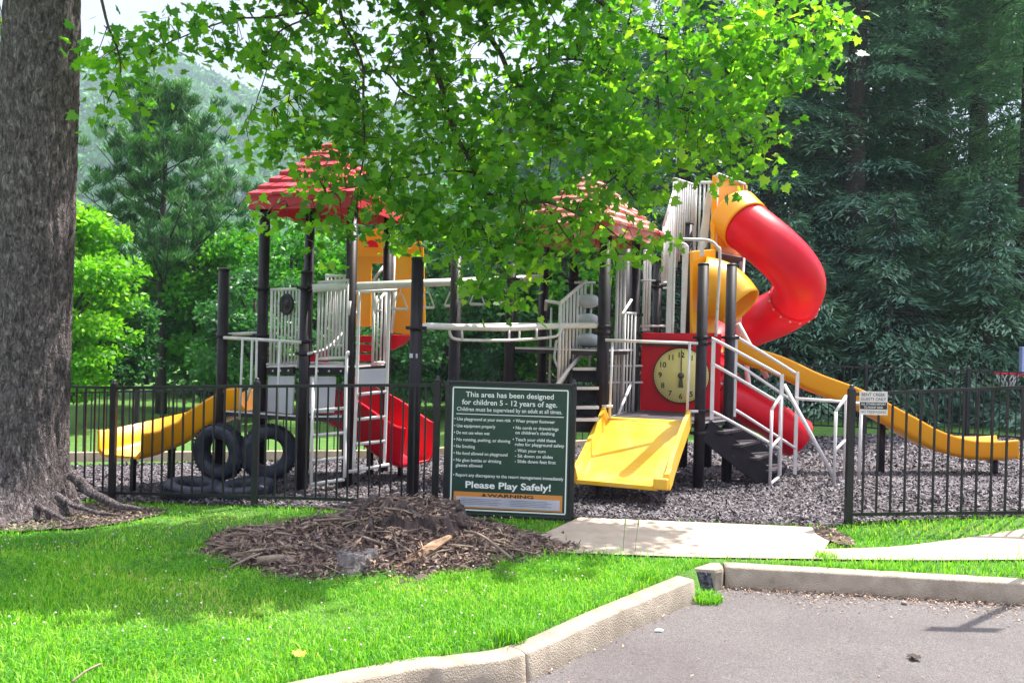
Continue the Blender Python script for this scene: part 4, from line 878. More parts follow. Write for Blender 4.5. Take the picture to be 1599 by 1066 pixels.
# ------------------------------------------------------------------ the big shade tree on the left
def bark_material():
    m = bpy.data.materials.new('shade_tree_bark'); m.use_nodes = True; t = m.node_tree; p = t.nodes['Principled BSDF']; p.inputs['Roughness'].default_value = .9; p.inputs['Specular IOR Level'].default_value = .25
    co = t.nodes.new('ShaderNodeTexCoord'); mp_ = t.nodes.new('ShaderNodeMapping'); mp_.inputs['Scale'].default_value = (1, 1, .42); t.links.new(co.outputs['Object'], mp_.inputs[0])
    n = t.nodes.new('ShaderNodeTexNoise'); n.inputs['Scale'].default_value = 26; n.inputs['Detail'].default_value = 8; n.inputs['Roughness'].default_value = .7; n.inputs['Distortion'].default_value = .8
    t.links.new(mp_.outputs[0], n.inputs['Vector'])
    r = t.nodes.new('ShaderNodeValToRGB'); e = r.color_ramp.elements; e[0].position = .34; e[0].color = (.035, .027, .03, 1); e[1].position = .70; e[1].color = (.46, .40, .40, 1)
    a = e.new(.46); a.color = (.105, .085, .09, 1); a = e.new(.57); a.color = (.20, .165, .17, 1); t.links.new(n.outputs['Fac'], r.inputs[0])
    v = t.nodes.new('ShaderNodeTexVoronoi'); v.inputs['Scale'].default_value = 34; v.feature = 'DISTANCE_TO_EDGE'; t.links.new(mp_.outputs[0], v.inputs['Vector'])
    t.links.new(r.outputs[0], p.inputs['Base Color'])
    ad = t.nodes.new('ShaderNodeMath'); ad.operation = 'ADD'; t.links.new(n.outputs['Fac'], ad.inputs[0])
    mr = t.nodes.new('ShaderNodeMapRange'); mr.inputs[2].default_value = .12; mr.inputs[4].default_value = .35; t.links.new(v.outputs['Distance'], mr.inputs[0]); t.links.new(mr.outputs[0], ad.inputs[1])
    b = t.nodes.new('ShaderNodeBump'); b.inputs['Strength'].default_value = 1; b.inputs['Distance'].default_value = .035; t.links.new(ad.outputs[0], b.inputs['Height']); t.links.new(b.outputs[0], p.inputs['Normal']); return m
TBARK = bark_material()
TW = mat('twig_bark', (.035, .025, .015), .85, (.09, .065, .035), 20, .4, 60)
TY = 8.55; gz = float(H(-5, TY)); tb = P(30, 800, TY); TREE = thing('shade_tree', 'big shade tree with rough grey trunk at the left, its leafy boughs hanging over', 'tree', (tb.x, TY, gz))
cl = [(P(28, 800, TY).x, gz - .15), (P(36, 700, TY).x, .4), (P(44, 600, TY).x, zof(0, 600, TY)), (P(57, 300, TY).x, zof(50, 300, TY)), (P(67, 0, TY).x, zof(60, 0, TY)), (P(72, -200, TY).x, 6.6), (P(78, -400, TY).x, 8.2)]
zs = np.linspace(gz - .15, 8.2, 420); xs_ = np.interp(zs, [c[1] for c in cl], [c[0] for c in cl]); NS = 220; tv = []
for z, x in zip(zs, xs_):
    h = z - gz; rr = np.interp(h, [0, 1.5, 5, 8.4], [.40, .365, .345, .24])
    for k in range(NS):
        a = 2 * math.pi * k / NS; fl = math.exp(-max(h, 0) / .20) * (.18 + .16 * max(0, math.cos(a * 2.5 + .35)) ** 1.5) + math.exp(-max(h, 0) / .7) * .05
        ca, sa = math.cos(a), math.sin(a)
        nn = mn.noise(Vector((ca * 6.5, sa * 6.5, z * 2.2))) ; n2 = mn.noise(Vector((ca * 15, sa * 15, z * 7 + 9)))
        r_ = rr + fl + (abs(nn) * -.035 + .012) + n2 * .011
        tv.append((x + ca * r_, TY + sa * r_, z))
I = (np.arange(len(zs) - 1)[:, None] * NS + np.arange(NS)[None]).ravel(); J = (np.arange(len(zs) - 1)[:, None] * NS + (np.arange(NS)[None] + 1) % NS).ravel()
np_mesh('trunk', tv, np.stack([I, J, J + NS, I + NS], 1), TBARK, TREE, smooth=True)
m = MB()
for pts, r0 in (([(112, 742, 8.5), (150, 772, 8.45), (188, 789, 8.35), (222, 797, 8.28)], .06), ([(90, 775, 8.3), (130, 795, 8.15), (180, 806, 8.0)], .035), ([(60, 790, 8.2), (90, 806, 8.0), (110, 815, 7.9)], .03)):
    ps = spline([P(*q) for q in pts], 8); n = len(ps); ps = [p + Vector((0, 0, .02 * mn.noise(p * 6))) for p in ps]
    m.tube(ps, [r0 * (1 - .75 * i / n) * (1 + .2 * mn.noise(Vector((i * .7, r0 * 50, 0)))) for i in range(n)], 12)
m.build('root', TBARK, TREE)
# limbs: fork above the frame, then boughs that arch out and droop in front of the playground
fork = Vector((xs_[-60], TY, float(zs[-60])))
limbs = [
 ([fork, Vector((-3.4, 8.9, 7.5)), Vector((-1.9, 9.0, 6.5)), P(640, -60, 8.9), P(660, 20, 8.8), P(683, 110, 8.7), P(697, 170, 8.65), P(722, 230, 8.6), P(740, 270, 8.6), P(775, 305, 8.55), P(850, 318, 8.5), P(930, 345, 8.45), P(985, 385, 8.4)], .055, .008),
 ([fork, Vector((-3.0, 9.2, 8.2)), Vector((-1.2, 9.2, 7.4)), P(715, -80, 9.2), P(750, 20, 9.1), P(776, 80, 9.0), P(800, 120, 9.0), P(850, 160, 8.9), P(920, 220, 8.9), P(960, 275, 8.8), P(1005, 330, 8.8)], .06, .008),
 ([fork, Vector((-2.4, 9.6, 8.8)), Vector((.4, 9.6, 8.0)), P(900, -60, 9.3), P(960, 20, 9.2), P(1040, 60, 9.2), P(1130, 110, 9.1), P(1195, 170, 9.0), P(1240, 235, 8.9)], .06, .008),
 ([fork, Vector((-2.0, 9.2, 9.0)), Vector((1.2, 9.4, 8.2)), P(1080, -70, 9.3), P(1150, -10, 9.2), P(1230, 30, 9.1), P(1300, 40, 9.0)], .045, .006),
 ([fork, Vector((-4.0, 8.6, 6.6)), Vector((-3.1, 8.5, 5.7)), P(505, -30, 8.4), P(540, 40, 8.4), P(565, 110, 8.3), P(567, 200, 8.3), P(560, 300, 8.3), P(545, 370, 8.3)], .035, .005),
 ([fork, Vector((-4.4, 8.4, 6.3)), P(330, -60, 8.3), P(420, -20, 8.3), P(480, 20, 8.2), P(430, 60, 8.2), P(400, 170, 8.2)], .03, .004),
 ([fork, Vector((-5.1, 8.0, 5.6)), P(128, -60, 8.0), P(168, 40, 8.0), P(185, 95, 8.0), P(168, 165, 8.0)], .03, .004),
 ([P(480, 20, 8.2), P(380, 30, 8.1), P(290, 55, 8.1), P(215, 95, 8.0)], .014, .004),
 ([P(697, 170, 8.65), P(640, 150, 8.5), P(590, 110, 8.5), P(500, 130, 8.4), P(430, 170, 8.3)], .015, .004),
 ([P(697, 170, 8.65), P(690, 220, 8.7), P(672, 290, 8.7), P(655, 350, 8.7), P(655, 395, 8.7)], .016, .004),
 ([P(740, 270, 8.6), P(745, 340, 8.6), P(775, 400, 8.5), P(800, 450, 8.5), P(810, 480, 8.5)], .014, .003),
 ([P(740, 270, 8.6), P(670, 270, 8.6), P(600, 285, 8.5), P(520, 300, 8.4), P(450, 320, 8.4)], .014, .003),
 ([P(850, 318, 8.5), P(880, 360, 8.4), P(920, 395, 8.4), P(975, 400, 8.3)], .012, .003),
 ([P(850, 160, 8.9), P(860, 230, 8.9), P(855, 300, 8.9)], .014, .004),
 ([P(1040, 60, 9.2), P(1050, 150, 9.1), P(1090, 230, 9.0)], .014, .004),
 ([P(800, 120, 9.0), P(900, 90, 8.9), P(1000, 150, 8.9), P(1100, 190, 8.8), P(1180, 230, 8.8)], .016, .004)]
m = MB(); BP = []
for pts, r0, r1 in limbs:
    ps = spline(pts, 7); n = len(ps); ps = [p + Vector((mn.noise(p * 3), 0, mn.noise(p * 3 + Vector((7, 0, 0))))) * .04 for p in ps]
    m.tube(ps, [r0 + (r1 - r0) * (i / n) ** .7 for i in range(n)], 8); BP += ps
m.build('branch', TW, TREE)
BPa = np.array([tuple(p) for p in BP])
zones = [(430, 35, 150, 60, 22, 7.9, 8.6), (420, 90, 60, 35, 9, 7.9, 8.5), (180, 115, 40, 68, 11, 7.8, 8.3), (228, 82, 42, 24, 5, 7.9, 8.3), (300, 50, 60, 22, 7, 7.8, 8.3), (6, 50, 14, 60, 5, 8.8, 9.3),
 (440, 205, 62, 55, 20, 8.0, 8.6), (490, 170, 60, 60, 16, 8.0, 8.6), (560, 255, 90, 60, 14, 8.1, 8.9), (545, 305, 95, 34, 7, 8.1, 8.8), (600, 120, 110, 130, 52, 8.2, 9.2), (690, 280, 130, 90, 46, 8.2, 9.0),
 (800, 110, 170, 130, 108, 8.2, 9.6), (880, 250, 180, 85, 70, 8.2, 9.4), (1020, 110, 170, 130, 104, 8.3, 9.6), (1120, 190, 90, 60, 30, 8.3, 9.2), (1200, 60, 90, 60, 34, 8.4, 9.3), (1285, 40, 35, 40, 8, 8.6, 9.2), (1240, 120, 50, 30, 8, 8.6, 9.1),
 (785, 452, 42, 34, 9, 8.3, 8.7), (665, 350, 75, 42, 17, 8.4, 8.9), (770, 370, 80, 45, 20, 8.3, 8.9), (850, 375, 60, 35, 14, 8.2, 8.8), (540, 365, 55, 40, 5, 8.2, 8.6), (435, 345, 28, 28, 3, 8.2, 8.5), (950, 390, 60, 18, 7, 8.2, 8.6), (1010, 372, 28, 18, 4, 8.2, 8.6), (1000, 285, 50, 50, 9, 8.4, 9.1), (1140, 255, 60, 22, 7, 8.4, 9.0)]
CC = []
for (x, y, rx, ry, n, d0, d1) in zones:
    for _ in range(n):
        a = random.random() * 6.283; q = random.random() ** .5; CC.append(P(x + rx * q * math.cos(a), y + ry * q * math.sin(a), random.uniform(d0, d1)))
def inb(a, b): return random.uniform(a, b)
nvis = len(CC)
for _ in range(470): CC.append(Vector((inb(-2.6, .75), inb(7.45, 8.8), inb(5.5, 6.4))))
for _ in range(60): CC.append(Vector((inb(-6.5, -2.5), inb(6.2, 10.5), inb(6.0, 8.5))))
for _ in range(20): CC.append(Vector((inb(-1, 4.2), inb(8.6, 10.0), inb(6.4, 7.6))))
CA = np.array([tuple(c) for c in CC])
m = MB()
for i, c in enumerate(CC[:nvis]):
    dist = np.linalg.norm(BPa - CA[i] - np.array([0, 0, .12]), axis=1); j = int(dist.argmin())
    if dist[j] < 1.6:
        b0_ = Vector(BPa[j]); md = b0_.lerp(c, .5) + Vector((0, 0, .06 + .05 * random.random())) + Vector((random.gauss(0, .04), random.gauss(0, .04), 0))
        m.tube([b0_, md, c], [.0065, .0045, .003], 5)
m.build('twig', TW, TREE)['kind'] = 'stuff'
per = np.where(np.arange(len(CC)) < nvis, 15, 26); k = np.repeat(np.arange(len(CC)), per); n = len(k); big = k >= nvis
base = CA[k] + rng.normal(0, 1, (n, 3)) * np.where(big, .22, .125)[:, None] * [1.1, 1.1, .85]
prof = [(0, 0), (.13, .02), (.30, -.16), (.33, .05), (.52, .12), (.40, .30), (.46, .56), (.24, .52), (.17, .70), (.0, 1.0), (-.17, .70), (-.24, .52), (-.46, .56), (-.40, .30), (-.52, .12), (-.33, .05), (-.30, -.16), (-.13, .02)]
pr_ = np.array(prof); NPf = len(prof)
dr = rng.normal(0, 1, (n, 3)); dr[:, 2] = dr[:, 2] * .45 - .55; dr /= np.linalg.norm(dr, axis=1, keepdims=True)
up0 = rng.normal(0, .8, (n, 3)) + [0, -.15, .75]; sd_ = np.cross(dr, up0); sd_ /= np.linalg.norm(sd_, axis=1, keepdims=True); nm = np.cross(sd_, dr)
sz = rng.uniform(.065, .128, n) * np.where(big, 1.9, 1); cup = rng.uniform(-.15, .35, n)
V = base[:, None, :] + (sd_[:, None, :] * pr_[None, :, 0, None] + dr[:, None, :] * pr_[None, :, 1, None] + nm[:, None, :] * (-(pr_[None, :, 0, None] ** 2) * .9 - pr_[None, :, 1, None] ** 2 * .25) * cup[:, None, None]) * sz[:, None, None]
Cn = base + dr * sz[:, None] * .3
VV = np.concatenate([V, Cn[:, None, :]], 1).reshape(-1, 3); st = NPf + 1; o_ = np.arange(n)[:, None] * st
tri = np.stack([np.broadcast_to(o_ + NPf, (n, NPf)), o_ + np.arange(NPf)[None], o_ + (np.arange(NPf)[None] + 1) % NPf], -1).reshape(-1, 3)
MAPLE = leafmat('maple_leaves', [(.04, .15, .02), (.08, .25, .022), (.16, .38, .028), (.32, .54, .05)], .6, (1.8, 1.85, .6), .42)
lr = (rng.uniform(0, .35, len(CC))[k] + rng.uniform(0, .65, n)); np_mesh('crown', VV, tri, MAPLE, TREE, np.repeat(lr, NPf))
# ------------------------------------------------------------------ soil patches, stump mound
def blob(cx0, cy0, rx, ry, n=40, rough=.18, seed=0):
    return [(cx0 + rx * math.cos(a) * (1 + rough * mn.noise(Vector((math.cos(a) * 2, math.sin(a) * 2, seed)))), cy0 + ry * math.sin(a) * (1 + rough * 2 * mn.noise(Vector((math.cos(a) * 3, math.sin(a) * 3, seed + 5))))) for a in [2 * math.pi * i / n for i in range(n)]]
soil_t = blob(tb.x + .15, TY - .25, 1.35, .75, seed=2); sheet('soil_patch', soil_t, SOIL, .012, .3)
sg = G(1306, 846); soil_r = blob(sg.x + .02, sg.y + .12, .13, .34, seed=4); sheet('soil_patch', soil_r, SOIL, .018, .3)
MC = Vector((-1.08, 6.84, 0)); MRX, MRY, MH = 1.50, .88, .33
def medge(a): return 1 + .10 * np.sin(3 * a + .6) + .07 * np.sin(7 * a + 2) + .04 * np.sin(13 * a)
def mz(x, y):
    u = (x - MC.x) / MRX; v = (y - MC.y) / MRY; r = math.hypot(u, v) / medge(math.atan2(v, u))
    if r > 1.15: return -.06
    e = max(0, 1 - r ** 1.7 - .10 * mn.noise(Vector((x * 2, y * 2, 1))))
    pk_ = math.exp(-((x - MC.x - .12) / .55) ** 2 - ((y - MC.y - .15) / .4) ** 2)
    return MH * (.42 * e ** .8 + .62 * pk_) + .06 * mn.noise(Vector((x * 4, y * 4, 0))) + .035 * mn.noise(Vector((x * 14, y * 14, 4))) - .02
mv = []; gx_ = np.linspace(MC.x - MRX * 1.15, MC.x + MRX * 1.15, 120); gy_ = np.linspace(MC.y - MRY * 1.15, MC.y + MRY * 1.15, 80)
for y in gy_:
    for x in gx_: mv.append((x, y, mz(x, y) + float(H(x, y))))
I = (np.arange(79)[:, None] * 120 + np.arange(119)[None]).ravel()
MND = mat('mound_soil', (.05, .035, .035), .95, (.13, .09, .08), 16, .9, 50)
mo = np_mesh('ground_mound', mv, np.stack([I, I + 1, I + 121, I + 120], 1), MND, smooth=True)
mo.name = 'soil_mound'; tag(mo, 'low mound of dark soil, bark and sticks left from a ground down tree', 'mound')
def onm(n, sx=1.0, sy=1.0):
    a = rng.uniform(0, 2 * np.pi, n); q = rng.uniform(0, 1, n) ** .5; x = MC.x + MRX * sx * q * np.cos(a); y = MC.y + MRY * sy * q * np.sin(a) * medge(a); x = MC.x + (x - MC.x) * medge(a)
    z = np.array([mz(i, j) for i, j in zip(x, y)]) + H(x, y); return x, y, z
WCH = leafmat('wood_chips', [(.05, .035, .035), (.13, .09, .08), (.24, .17, .14), (.42, .30, .22), (.16, .12, .14)], 0, rough=.85, spec=.2)
n = 26000; x, y, z = onm(n); c = np.stack([x, y, z + rng.uniform(.0, .03, n)], 1); d = rdir(n) * [1, 1, .45]
V, Fq = diamonds(c, d, rng.uniform(.018, .085, n), rng.uniform(.006, .026, n)); o = np_mesh('bark_chips', V, Fq, WCH, rnd=rng.uniform(0, 1, n)); o['kind'] = 'stuff'
n = 1500; a = rng.uniform(0, 6.28, n); q = rng.uniform(0, .46, n) ; c = np.stack([-.84 + np.cos(a) * q, 7.08 + np.sin(a) * q, .27 + rng.uniform(0, .03, n)], 1)
V, Fq = diamonds(c, rdir(n) * [1, 1, .3], rng.uniform(.03, .10, n), rng.uniform(.01, .03, n)); o = np_mesh('bark_chips', V, Fq, WCH, rnd=rng.uniform(0, .7, n)); o['kind'] = 'stuff'
STK = mat('dry_stick', (.13, .09, .07), .85, (.33, .25, .19), 9, .3, 60)
m = MB(); x, y, z = onm(420, .90, .90)
for i in range(210):
    a = random.gauss(.1, .75) + (math.pi if random.random() < .5 else 0); L = random.choice((.12, .2, .3, .5)) * random.uniform(.7, 1.3); c = Vector((x[i], y[i], z[i] + random.uniform(.01, .05))); d = Vector((math.cos(a), math.sin(a) * .8, random.gauss(0, .12)))
    e0, e1 = c - d * L / 2, c + d * L / 2
    for e in (e0, e1): e.z = max(e.z, mz(e.x, e.y) + float(H(e.x, e.y)) + .008)
    r_ = random.choice((.003, .005, .007, .011)); md = e0.lerp(e1, .5) + Vector((random.gauss(0, .02), random.gauss(0, .02), .015)); m.tube([e0, md, e1], [r_, r_ * .9, r_ * .6], 6)
o = m.build('sticks', STK); o['kind'] = 'stuff'
# old stump showing at the front of the mound
OLDW = mat('weathered_wood', (.075, .06, .06), .85, (.25, .215, .215), 3.2, .6, 14, stretch=(9, 9, .8)); SPLIT = mat('split_wood', (.24, .14, .085), .85, (.44, .27, .17), 10, .5, 60, stretch=(1, 1, 6))
def rough_log(name, c, r, h, mt, label, cat, tilt=(0, 0)):
    m = MB(); n = 90; vs = []
    for j, zf in enumerate((-.1, .0, .35, .7, 1.0)):
        for k in range(n):
            a = 2 * math.pi * k / n; rr = r * (1 + .07 * mn.noise(Vector((math.cos(a) * 5, math.sin(a) * 5, c[0]))) + .05 * mn.noise(Vector((math.cos(a) * 15, math.sin(a) * 15, zf)))) * (1.35 - .38 * min(1, max(zf, 0)) ** .6) * (1 + (.10 if r > .3 else .02) * mn.noise(Vector((math.cos(a) * 9, math.sin(a) * 9, 2))))
            zz = h * zf * (1 + (.25 * mn.noise(Vector((math.cos(a) * 3, math.sin(a) * 3, 8))) + .12 * mn.noise(Vector((math.cos(a) * 14, math.sin(a) * 14, 8))) if zf > .9 else 0))
            vs.append(Vector((c[0] + math.cos(a) * rr + tilt[0] * zz, c[1] + math.sin(a) * rr + tilt[1] * zz, c[2] + zz)))
    m.add(vs, [(j * n + k, j * n + (k + 1) % n, (j + 1) * n + (k + 1) % n, (j + 1) * n + k) for j in range(4) for k in range(n)]); ct = Vector((c[0], c[1], c[2] + h * .93)); b_ = m.n
    m.add([ct] + vs[-n:], [(0, 1 + k, 1 + (k + 1) % n) for k in range(n)]); o = m.build(name, mt); tag(o, label, cat); return o
s0 = G(553, 893); rough_log('tree_stump', (s0.x, s0.y + .12, .0), .15, .115, OLDW, 'small grey weathered stump showing at the front edge of the mound', 'stump', (0, .1))
rough_log('tree_stump', (-.84, 7.10, .0), .46, .27, mat('dark_stump_bark', (.022, .015, .017), .95, (.10, .07, .068), 22, 1, 40, stretch=(1, 1, .3), dirt=((.22, .16, .12), 14, .55, .72)), 'wide dark rotten stump on top of the mound behind the sticks', 'stump', (.05, -.1))
stp = bpy.data.objects['tree_stump.001']
for k in range(13):
    a = k * .483 + .2; L = .35 + .35 * ((k * 7) % 5) / 5; ps = []
    for j in range(6):
        r_ = .34 + L * j / 5; aa = a + .25 * math.sin(j * .8 + k); x_, y_ = -.84 + math.cos(aa) * r_, 7.15 + math.sin(aa) * r_ * .8; ps.append(Vector((x_, y_, mz(x_, y_) + float(H(x_, y_)) + .03 + .03 * math.sin(j * 1.7 + k))))
    m = MB(); m.tube(spline(ps, 4), list(np.linspace(.042, .010, 21)), 9); m.build('root', stp.data.materials[0], stp)
m = MB(); a, b_ = P(622, 893, 6.15), P(703, 838, 6.5); pt = [(-.075, 0), (-.03, .035), (.03, .04), (.07, .01), (.05, -.02), (-.05, -.02)]
m.sweep(pt, [a + Vector((0, 0, .01)), a.lerp(b_, .3) + UP * .02, a.lerp(b_, .7) + UP * .015, b_], wscale=[(.9, 1), (1.1, 1), (.85, .9), (.35, .5)], smooth=False); tag(m.build('split_log', SPLIT), 'pale orange split piece of wood leaning on the mound', 'log')
m = MB(); a, b_ = P(402, 876, 6.2), P(462, 872, 6.25); m.tube([a, a.lerp(b_, .5) + UP * .012, b_], [.035, .032, .028], 10); tag(m.build('cut_branch', STK), 'short pale cut branch lying on the left of the mound', 'log')
m = MB(); a, b_ = P(725, 828, 6.6), P(800, 872, 6.3); m.tube(spline([a, a.lerp(b_, .4) + UP * .04, b_]), .011, 8); tag(m.build('bent_stick', STK), 'long bent bare stick arching down the right side of the mound', 'stick')
# ------------------------------------------------------------------ grass
GR = leafmat('grass_blades', [(.05, .21, .018), (.11, .37, .025), (.25, .55, .035), (.40, .63, .06), (.60, .56, .20)], .42, (1.15, 1.3, .5), .5, .35)
def gclip(x, y, pad=.155):
    k = ~inside(x, y, inpoly)
    for a in np.arange(0, 6.28, .52): k &= ~inside(x + pad * math.cos(a), y + pad * math.sin(a), inpoly)
    k &= ~inside(x, y, wl) & ~inside(x, y, mb_poly) & ~(inside(x, y, soil_t) & (rng.uniform(0, 1, len(x)) > .16 + .3 * np.sin(x * 9) * np.sin(y * 8))) & ~(inside(x, y, soil_r) & (rng.uniform(0, 1, len(x)) > .3))
    u = (x - MC.x) / MRX; v = (y - MC.y) / MRY; r = np.hypot(u, v) / medge(np.arctan2(v, u)); k &= (r > rng.normal(.96, .05, len(x))) | (rng.uniform(0, 1, len(x)) > .985)
    return k
def grass(name, n, rect, hmin, hmax, wd, clip, power=1.):
    x = rng.uniform(rect[0], rect[1], n); y = rect[2] + (rect[3] - rect[2]) * rng.uniform(0, 1, n) ** power
    pn = np.sin(x * 3.1 + np.sin(y * 2.3) * 2) * np.sin(y * 3.7 + np.sin(x * 1.9) * 2); k = clip(x, y); x, y, pn = x[k], y[k], pn[k]; n = len(x)
    h = rng.uniform(hmin, hmax, n) * (1 + .3 * pn) * np.where(rng.uniform(0, 1, n) > .985, 1.7, 1); a = rng.uniform(0, 2 * np.pi, n); ln_ = rng.uniform(.15, .95, n)
    d = np.stack([np.cos(a), np.sin(a), np.zeros(n)], 1); a2 = a + rng.normal(1.57, .5, n); s_ = np.stack([np.cos(a2), np.sin(a2), np.zeros(n)], 1) * (wd * rng.uniform(.6, 1.3, n))[:, None]
    b_ = np.stack([x, y, H(x, y) - .012], 1); Z_ = np.array([0, 0, 1.])
    mid = b_ + d * (h * ln_ * .3)[:, None] + Z_ * (h * .6)[:, None]; tp_ = b_ + d * (h * ln_ * .95)[:, None] + Z_ * (h * (1.02 - .35 * ln_))[:, None]
    V = np.stack([b_ - s_ / 2, b_ + s_ / 2, mid + s_ * .42, mid - s_ * .42, tp_ + s_ * .05, tp_ - s_ * .05], 1)
    o6 = np.arange(n)[:, None] * 6; Fq = np.concatenate([o6 + [[0, 1, 2, 3]], o6 + [[3, 2, 4, 5]]], 1).reshape(-1, 4)
    pt_ = .5 + .5 * np.sin(x * 1.3 + 2 * np.sin(y * .9)) * np.sin(y * 1.7 + x * .5); dry = np.clip(np.sin(x * 2.1 + 1.3 * np.sin(y * 3.3)) * np.sin(y * 2.7 + 1.7 * np.sin(x * 1.1 + 2)) - .45, 0, 1); rn = np.clip(rng.uniform(0, .58, n) + .20 * pt_ + np.where(rng.uniform(0, 1, n) > .955 - .6 * dry, .45, 0), 0, 1)
    o = np_mesh(name, V, Fq, GR, rnd=np.repeat(rn, 2)); o['kind'] = 'stuff'; return o
grass('grass', 150000, (-5.6, 3.0, 3.9, 6.6), .022, .060, .0062, gclip)
grass('grass', 115000, (-8, 9, 6.2, 10.2), .025, .062, .0085, gclip)
grass('tall_grass', 1400, (-3, 5.5, 6.45, 6.95), .07, .13, .006, gclip)
def tuft(c, n, r, h, name='grass_tuft'):
    cl_ = lambda x, y: np.hypot(x - c[0], y - c[1]) < r
    return grass(name, n, (c[0] - r, c[0] + r, c[1] - r, c[1] + r), h * .4, h, .006, cl_)
tc_ = G(1100, 936, AZ); t0 = tuft((tc_.x, tc_.y), 1100, .13, .1); t0.location.z = AZ
for px, py in ((1290, 872), (1010, 905), (800, 998), (575, 790)): g = G(px, py); tuft((g.x, g.y), 260, .09, .13)
# clover flowers
n = 26000; x = rng.uniform(-5, 1.5, n); y = rng.uniform(4.0, 8.4, n); pt = np.sin(x * 2.6 + 2 * np.sin(y * 1.4)) * np.sin(y * 3.1 + np.sin(x * 2.2 + 1)); k = (pt > .25) & gclip(x, y); x, y = x[k], y[k]
k = np.repeat(np.arange(len(x)), 3); a = np.tile([0, 2.09, 4.19], len(x)) + np.repeat(rng.uniform(0, 6.28, len(x)), 3); zz = (H(x, y) + rng.uniform(.028, .055, len(x)))[k]; n = len(k)
V, Fq = diamonds(np.stack([x[k], y[k], zz], 1), np.stack([np.cos(a), np.sin(a), rng.uniform(-.1, .35, n)], 1), rng.uniform(.010, .017, n), rng.uniform(.011, .016, n), np.stack([-np.sin(a), np.cos(a), np.zeros(n)], 1))
o = np_mesh('clover_leaves', V, Fq, MID, rnd=rng.uniform(.1, .8, n)); o['kind'] = 'stuff'
m = MB(); n = 200
for _ in range(n):
    x, y = (random.uniform(-4.6, .6), random.uniform(4.2, 8.2)); 
    if not gclip(np.array([x]), np.array([y]))[0]: continue
    z = float(H(x, y)) + random.uniform(.045, .075); m.lathe((x, y, z), [(.001, -.005), (.005, -.004), (.007, .001), (.005, .005), (.001, .007)], 7)
CLV = mat('clover_flower', (.55, .50, .46), .7, (.72, .66, .60), 60); o = m.build('clover_flowers', CLV); o['kind'] = 'stuff'
def stalk(name, label, px, py0, py1, lean=.02, r=.003, head=0):
    b_ = G(px, py0); b_.z = float(H(b_.x, b_.y)); hgt = P(px, py1, b_.y).z - b_.z; m = MB()
    m.tube(spline([b_, b_ + Vector((lean * .3, 0, hgt * .5)), b_ + Vector((lean, .01, hgt))], 5), r, 6)
    if head: m.lathe(b_ + Vector((lean, .01, hgt)), [(.001, -.03), (.006, -.015), (.005, .02), (.001, .04)], 7)
    return tag(m.build(name, mat('stalk_green', (.14, .26, .05), .7)), label, 'weed')
stalk('grass_stalk', 'single tall pale green grass stalk in the shaded lawn', 262, 884, 808, -.01)
stalk('grass_stalk', 'tall dry seed stalk in front of the walk, left of its thin neighbour', 973, 862, 815, .012, .0028, 1)
stalk('grass_stalk', 'thin bent seed stalk in front of the walk, right of the taller ones', 992, 862, 817, .02, .0022, 1)
# litter, leaves and twigs
LIT = leafmat('leaf_litter', [(.09, .05, .04), (.22, .13, .09), (.38, .25, .18), (.50, .38, .28)], 0, rough=.85)
LIT2 = leafmat('bark_litter', [(.03, .022, .022), (.09, .065, .055), (.18, .13, .11), (.30, .23, .19)], 0, rough=.9)
def fclip(x, y):
    p, q = np.array([corner.x, corner.y]), np.array([fk[1].x, fk[1].y]); d = (q - p) / np.linalg.norm(q - p); s_ = (x - p[0]) * d[1] - (y - p[1]) * d[0]; s_ = np.abs(s_)
    return inside(x, y, inpoly) & (rng.uniform(0, 1, len(x)) < np.exp(-s_ / (.10 + .03 * np.sin(x * 6))))
def litter(name, n, rect, clip, size):
    o = chips(name, n, rect, size, LIT, .002, clip, .3); o.location.z = AZ; return o
litter('leaf_litter', 15000, (1.4, 6, 5.6, 6.6), fclip, .021)
chips('bark_chips', 5200, (tb.x - 1.4, tb.x + 1.7, 7.4, 9.2), .035, LIT2, .012, lambda x, y: inside(x, y, soil_t), .4)
chips('bark_chips', 500, (sg.x - .4, sg.x + .4, 6.8, 8.2), .03, LIT, .018, lambda x, y: inside(x, y, soil_r), .4)
def kclip(x, y):
    k = inside(x, y, inpoly); q = np.zeros(len(x), bool)
    for a in np.arange(0, 6.28, .5): q |= ~inside(x + .07 * math.cos(a), y + .07 * math.sin(a), inpoly)
    return k & q & (rng.uniform(0, 1, len(x)) < .8)
litter('leaf_litter', 900, (-1.2, 1.6, 3.9, 6.3), kclip, .024)
litter('leaf_litter', 130, (0, 4.2, 4.0, 6.2), lambda x, y: inside(x, y, inpoly), .016)
def leafobj(name, label, px, py, z, size, mt, n=1):
    c = G(px, py, z); m = MB(); a = random.random() * 6
    for j in range(n):
        a += 1.3; d = Vector((math.cos(a), math.sin(a), .15)); s_ = Vector((-math.sin(a), math.cos(a), .1)); pts = [c + UP * (.012 + .01 * j) + (d * (y_ - .5) + s_ * x_ + UP * (abs(x_) * .35)) * size for x_, y_ in prof]
        m.add([c + UP * (.012 + .01 * j)] + pts, [(0, 1 + i, 1 + (i + 1) % NPf) for i in range(NPf)])
    return tag(m.build(name, mt), label, 'leaf')
leafobj('fallen_leaf', 'yellow fallen leaf lying in the sunny grass', 467, 1022, .05, .075, mat('yellow_leaf', (.72, .45, .04), .6))
leafobj('dry_leaf', 'dark curled dry leaf lying on the asphalt', 1428, 1029, AZ, .07, mat('brown_leaf', (.035, .02, .015), .8), 2)
m = MB(); a, b_ = G(112, 1064, .03), G(157, 1036, .07); m.tube(spline([a, a.lerp(b_, .5) + UP * .01, b_]), [.006] * 17, 7); tag(m.build('twig', STK), 'bare twig lying in the grass at the lower left', 'twig')
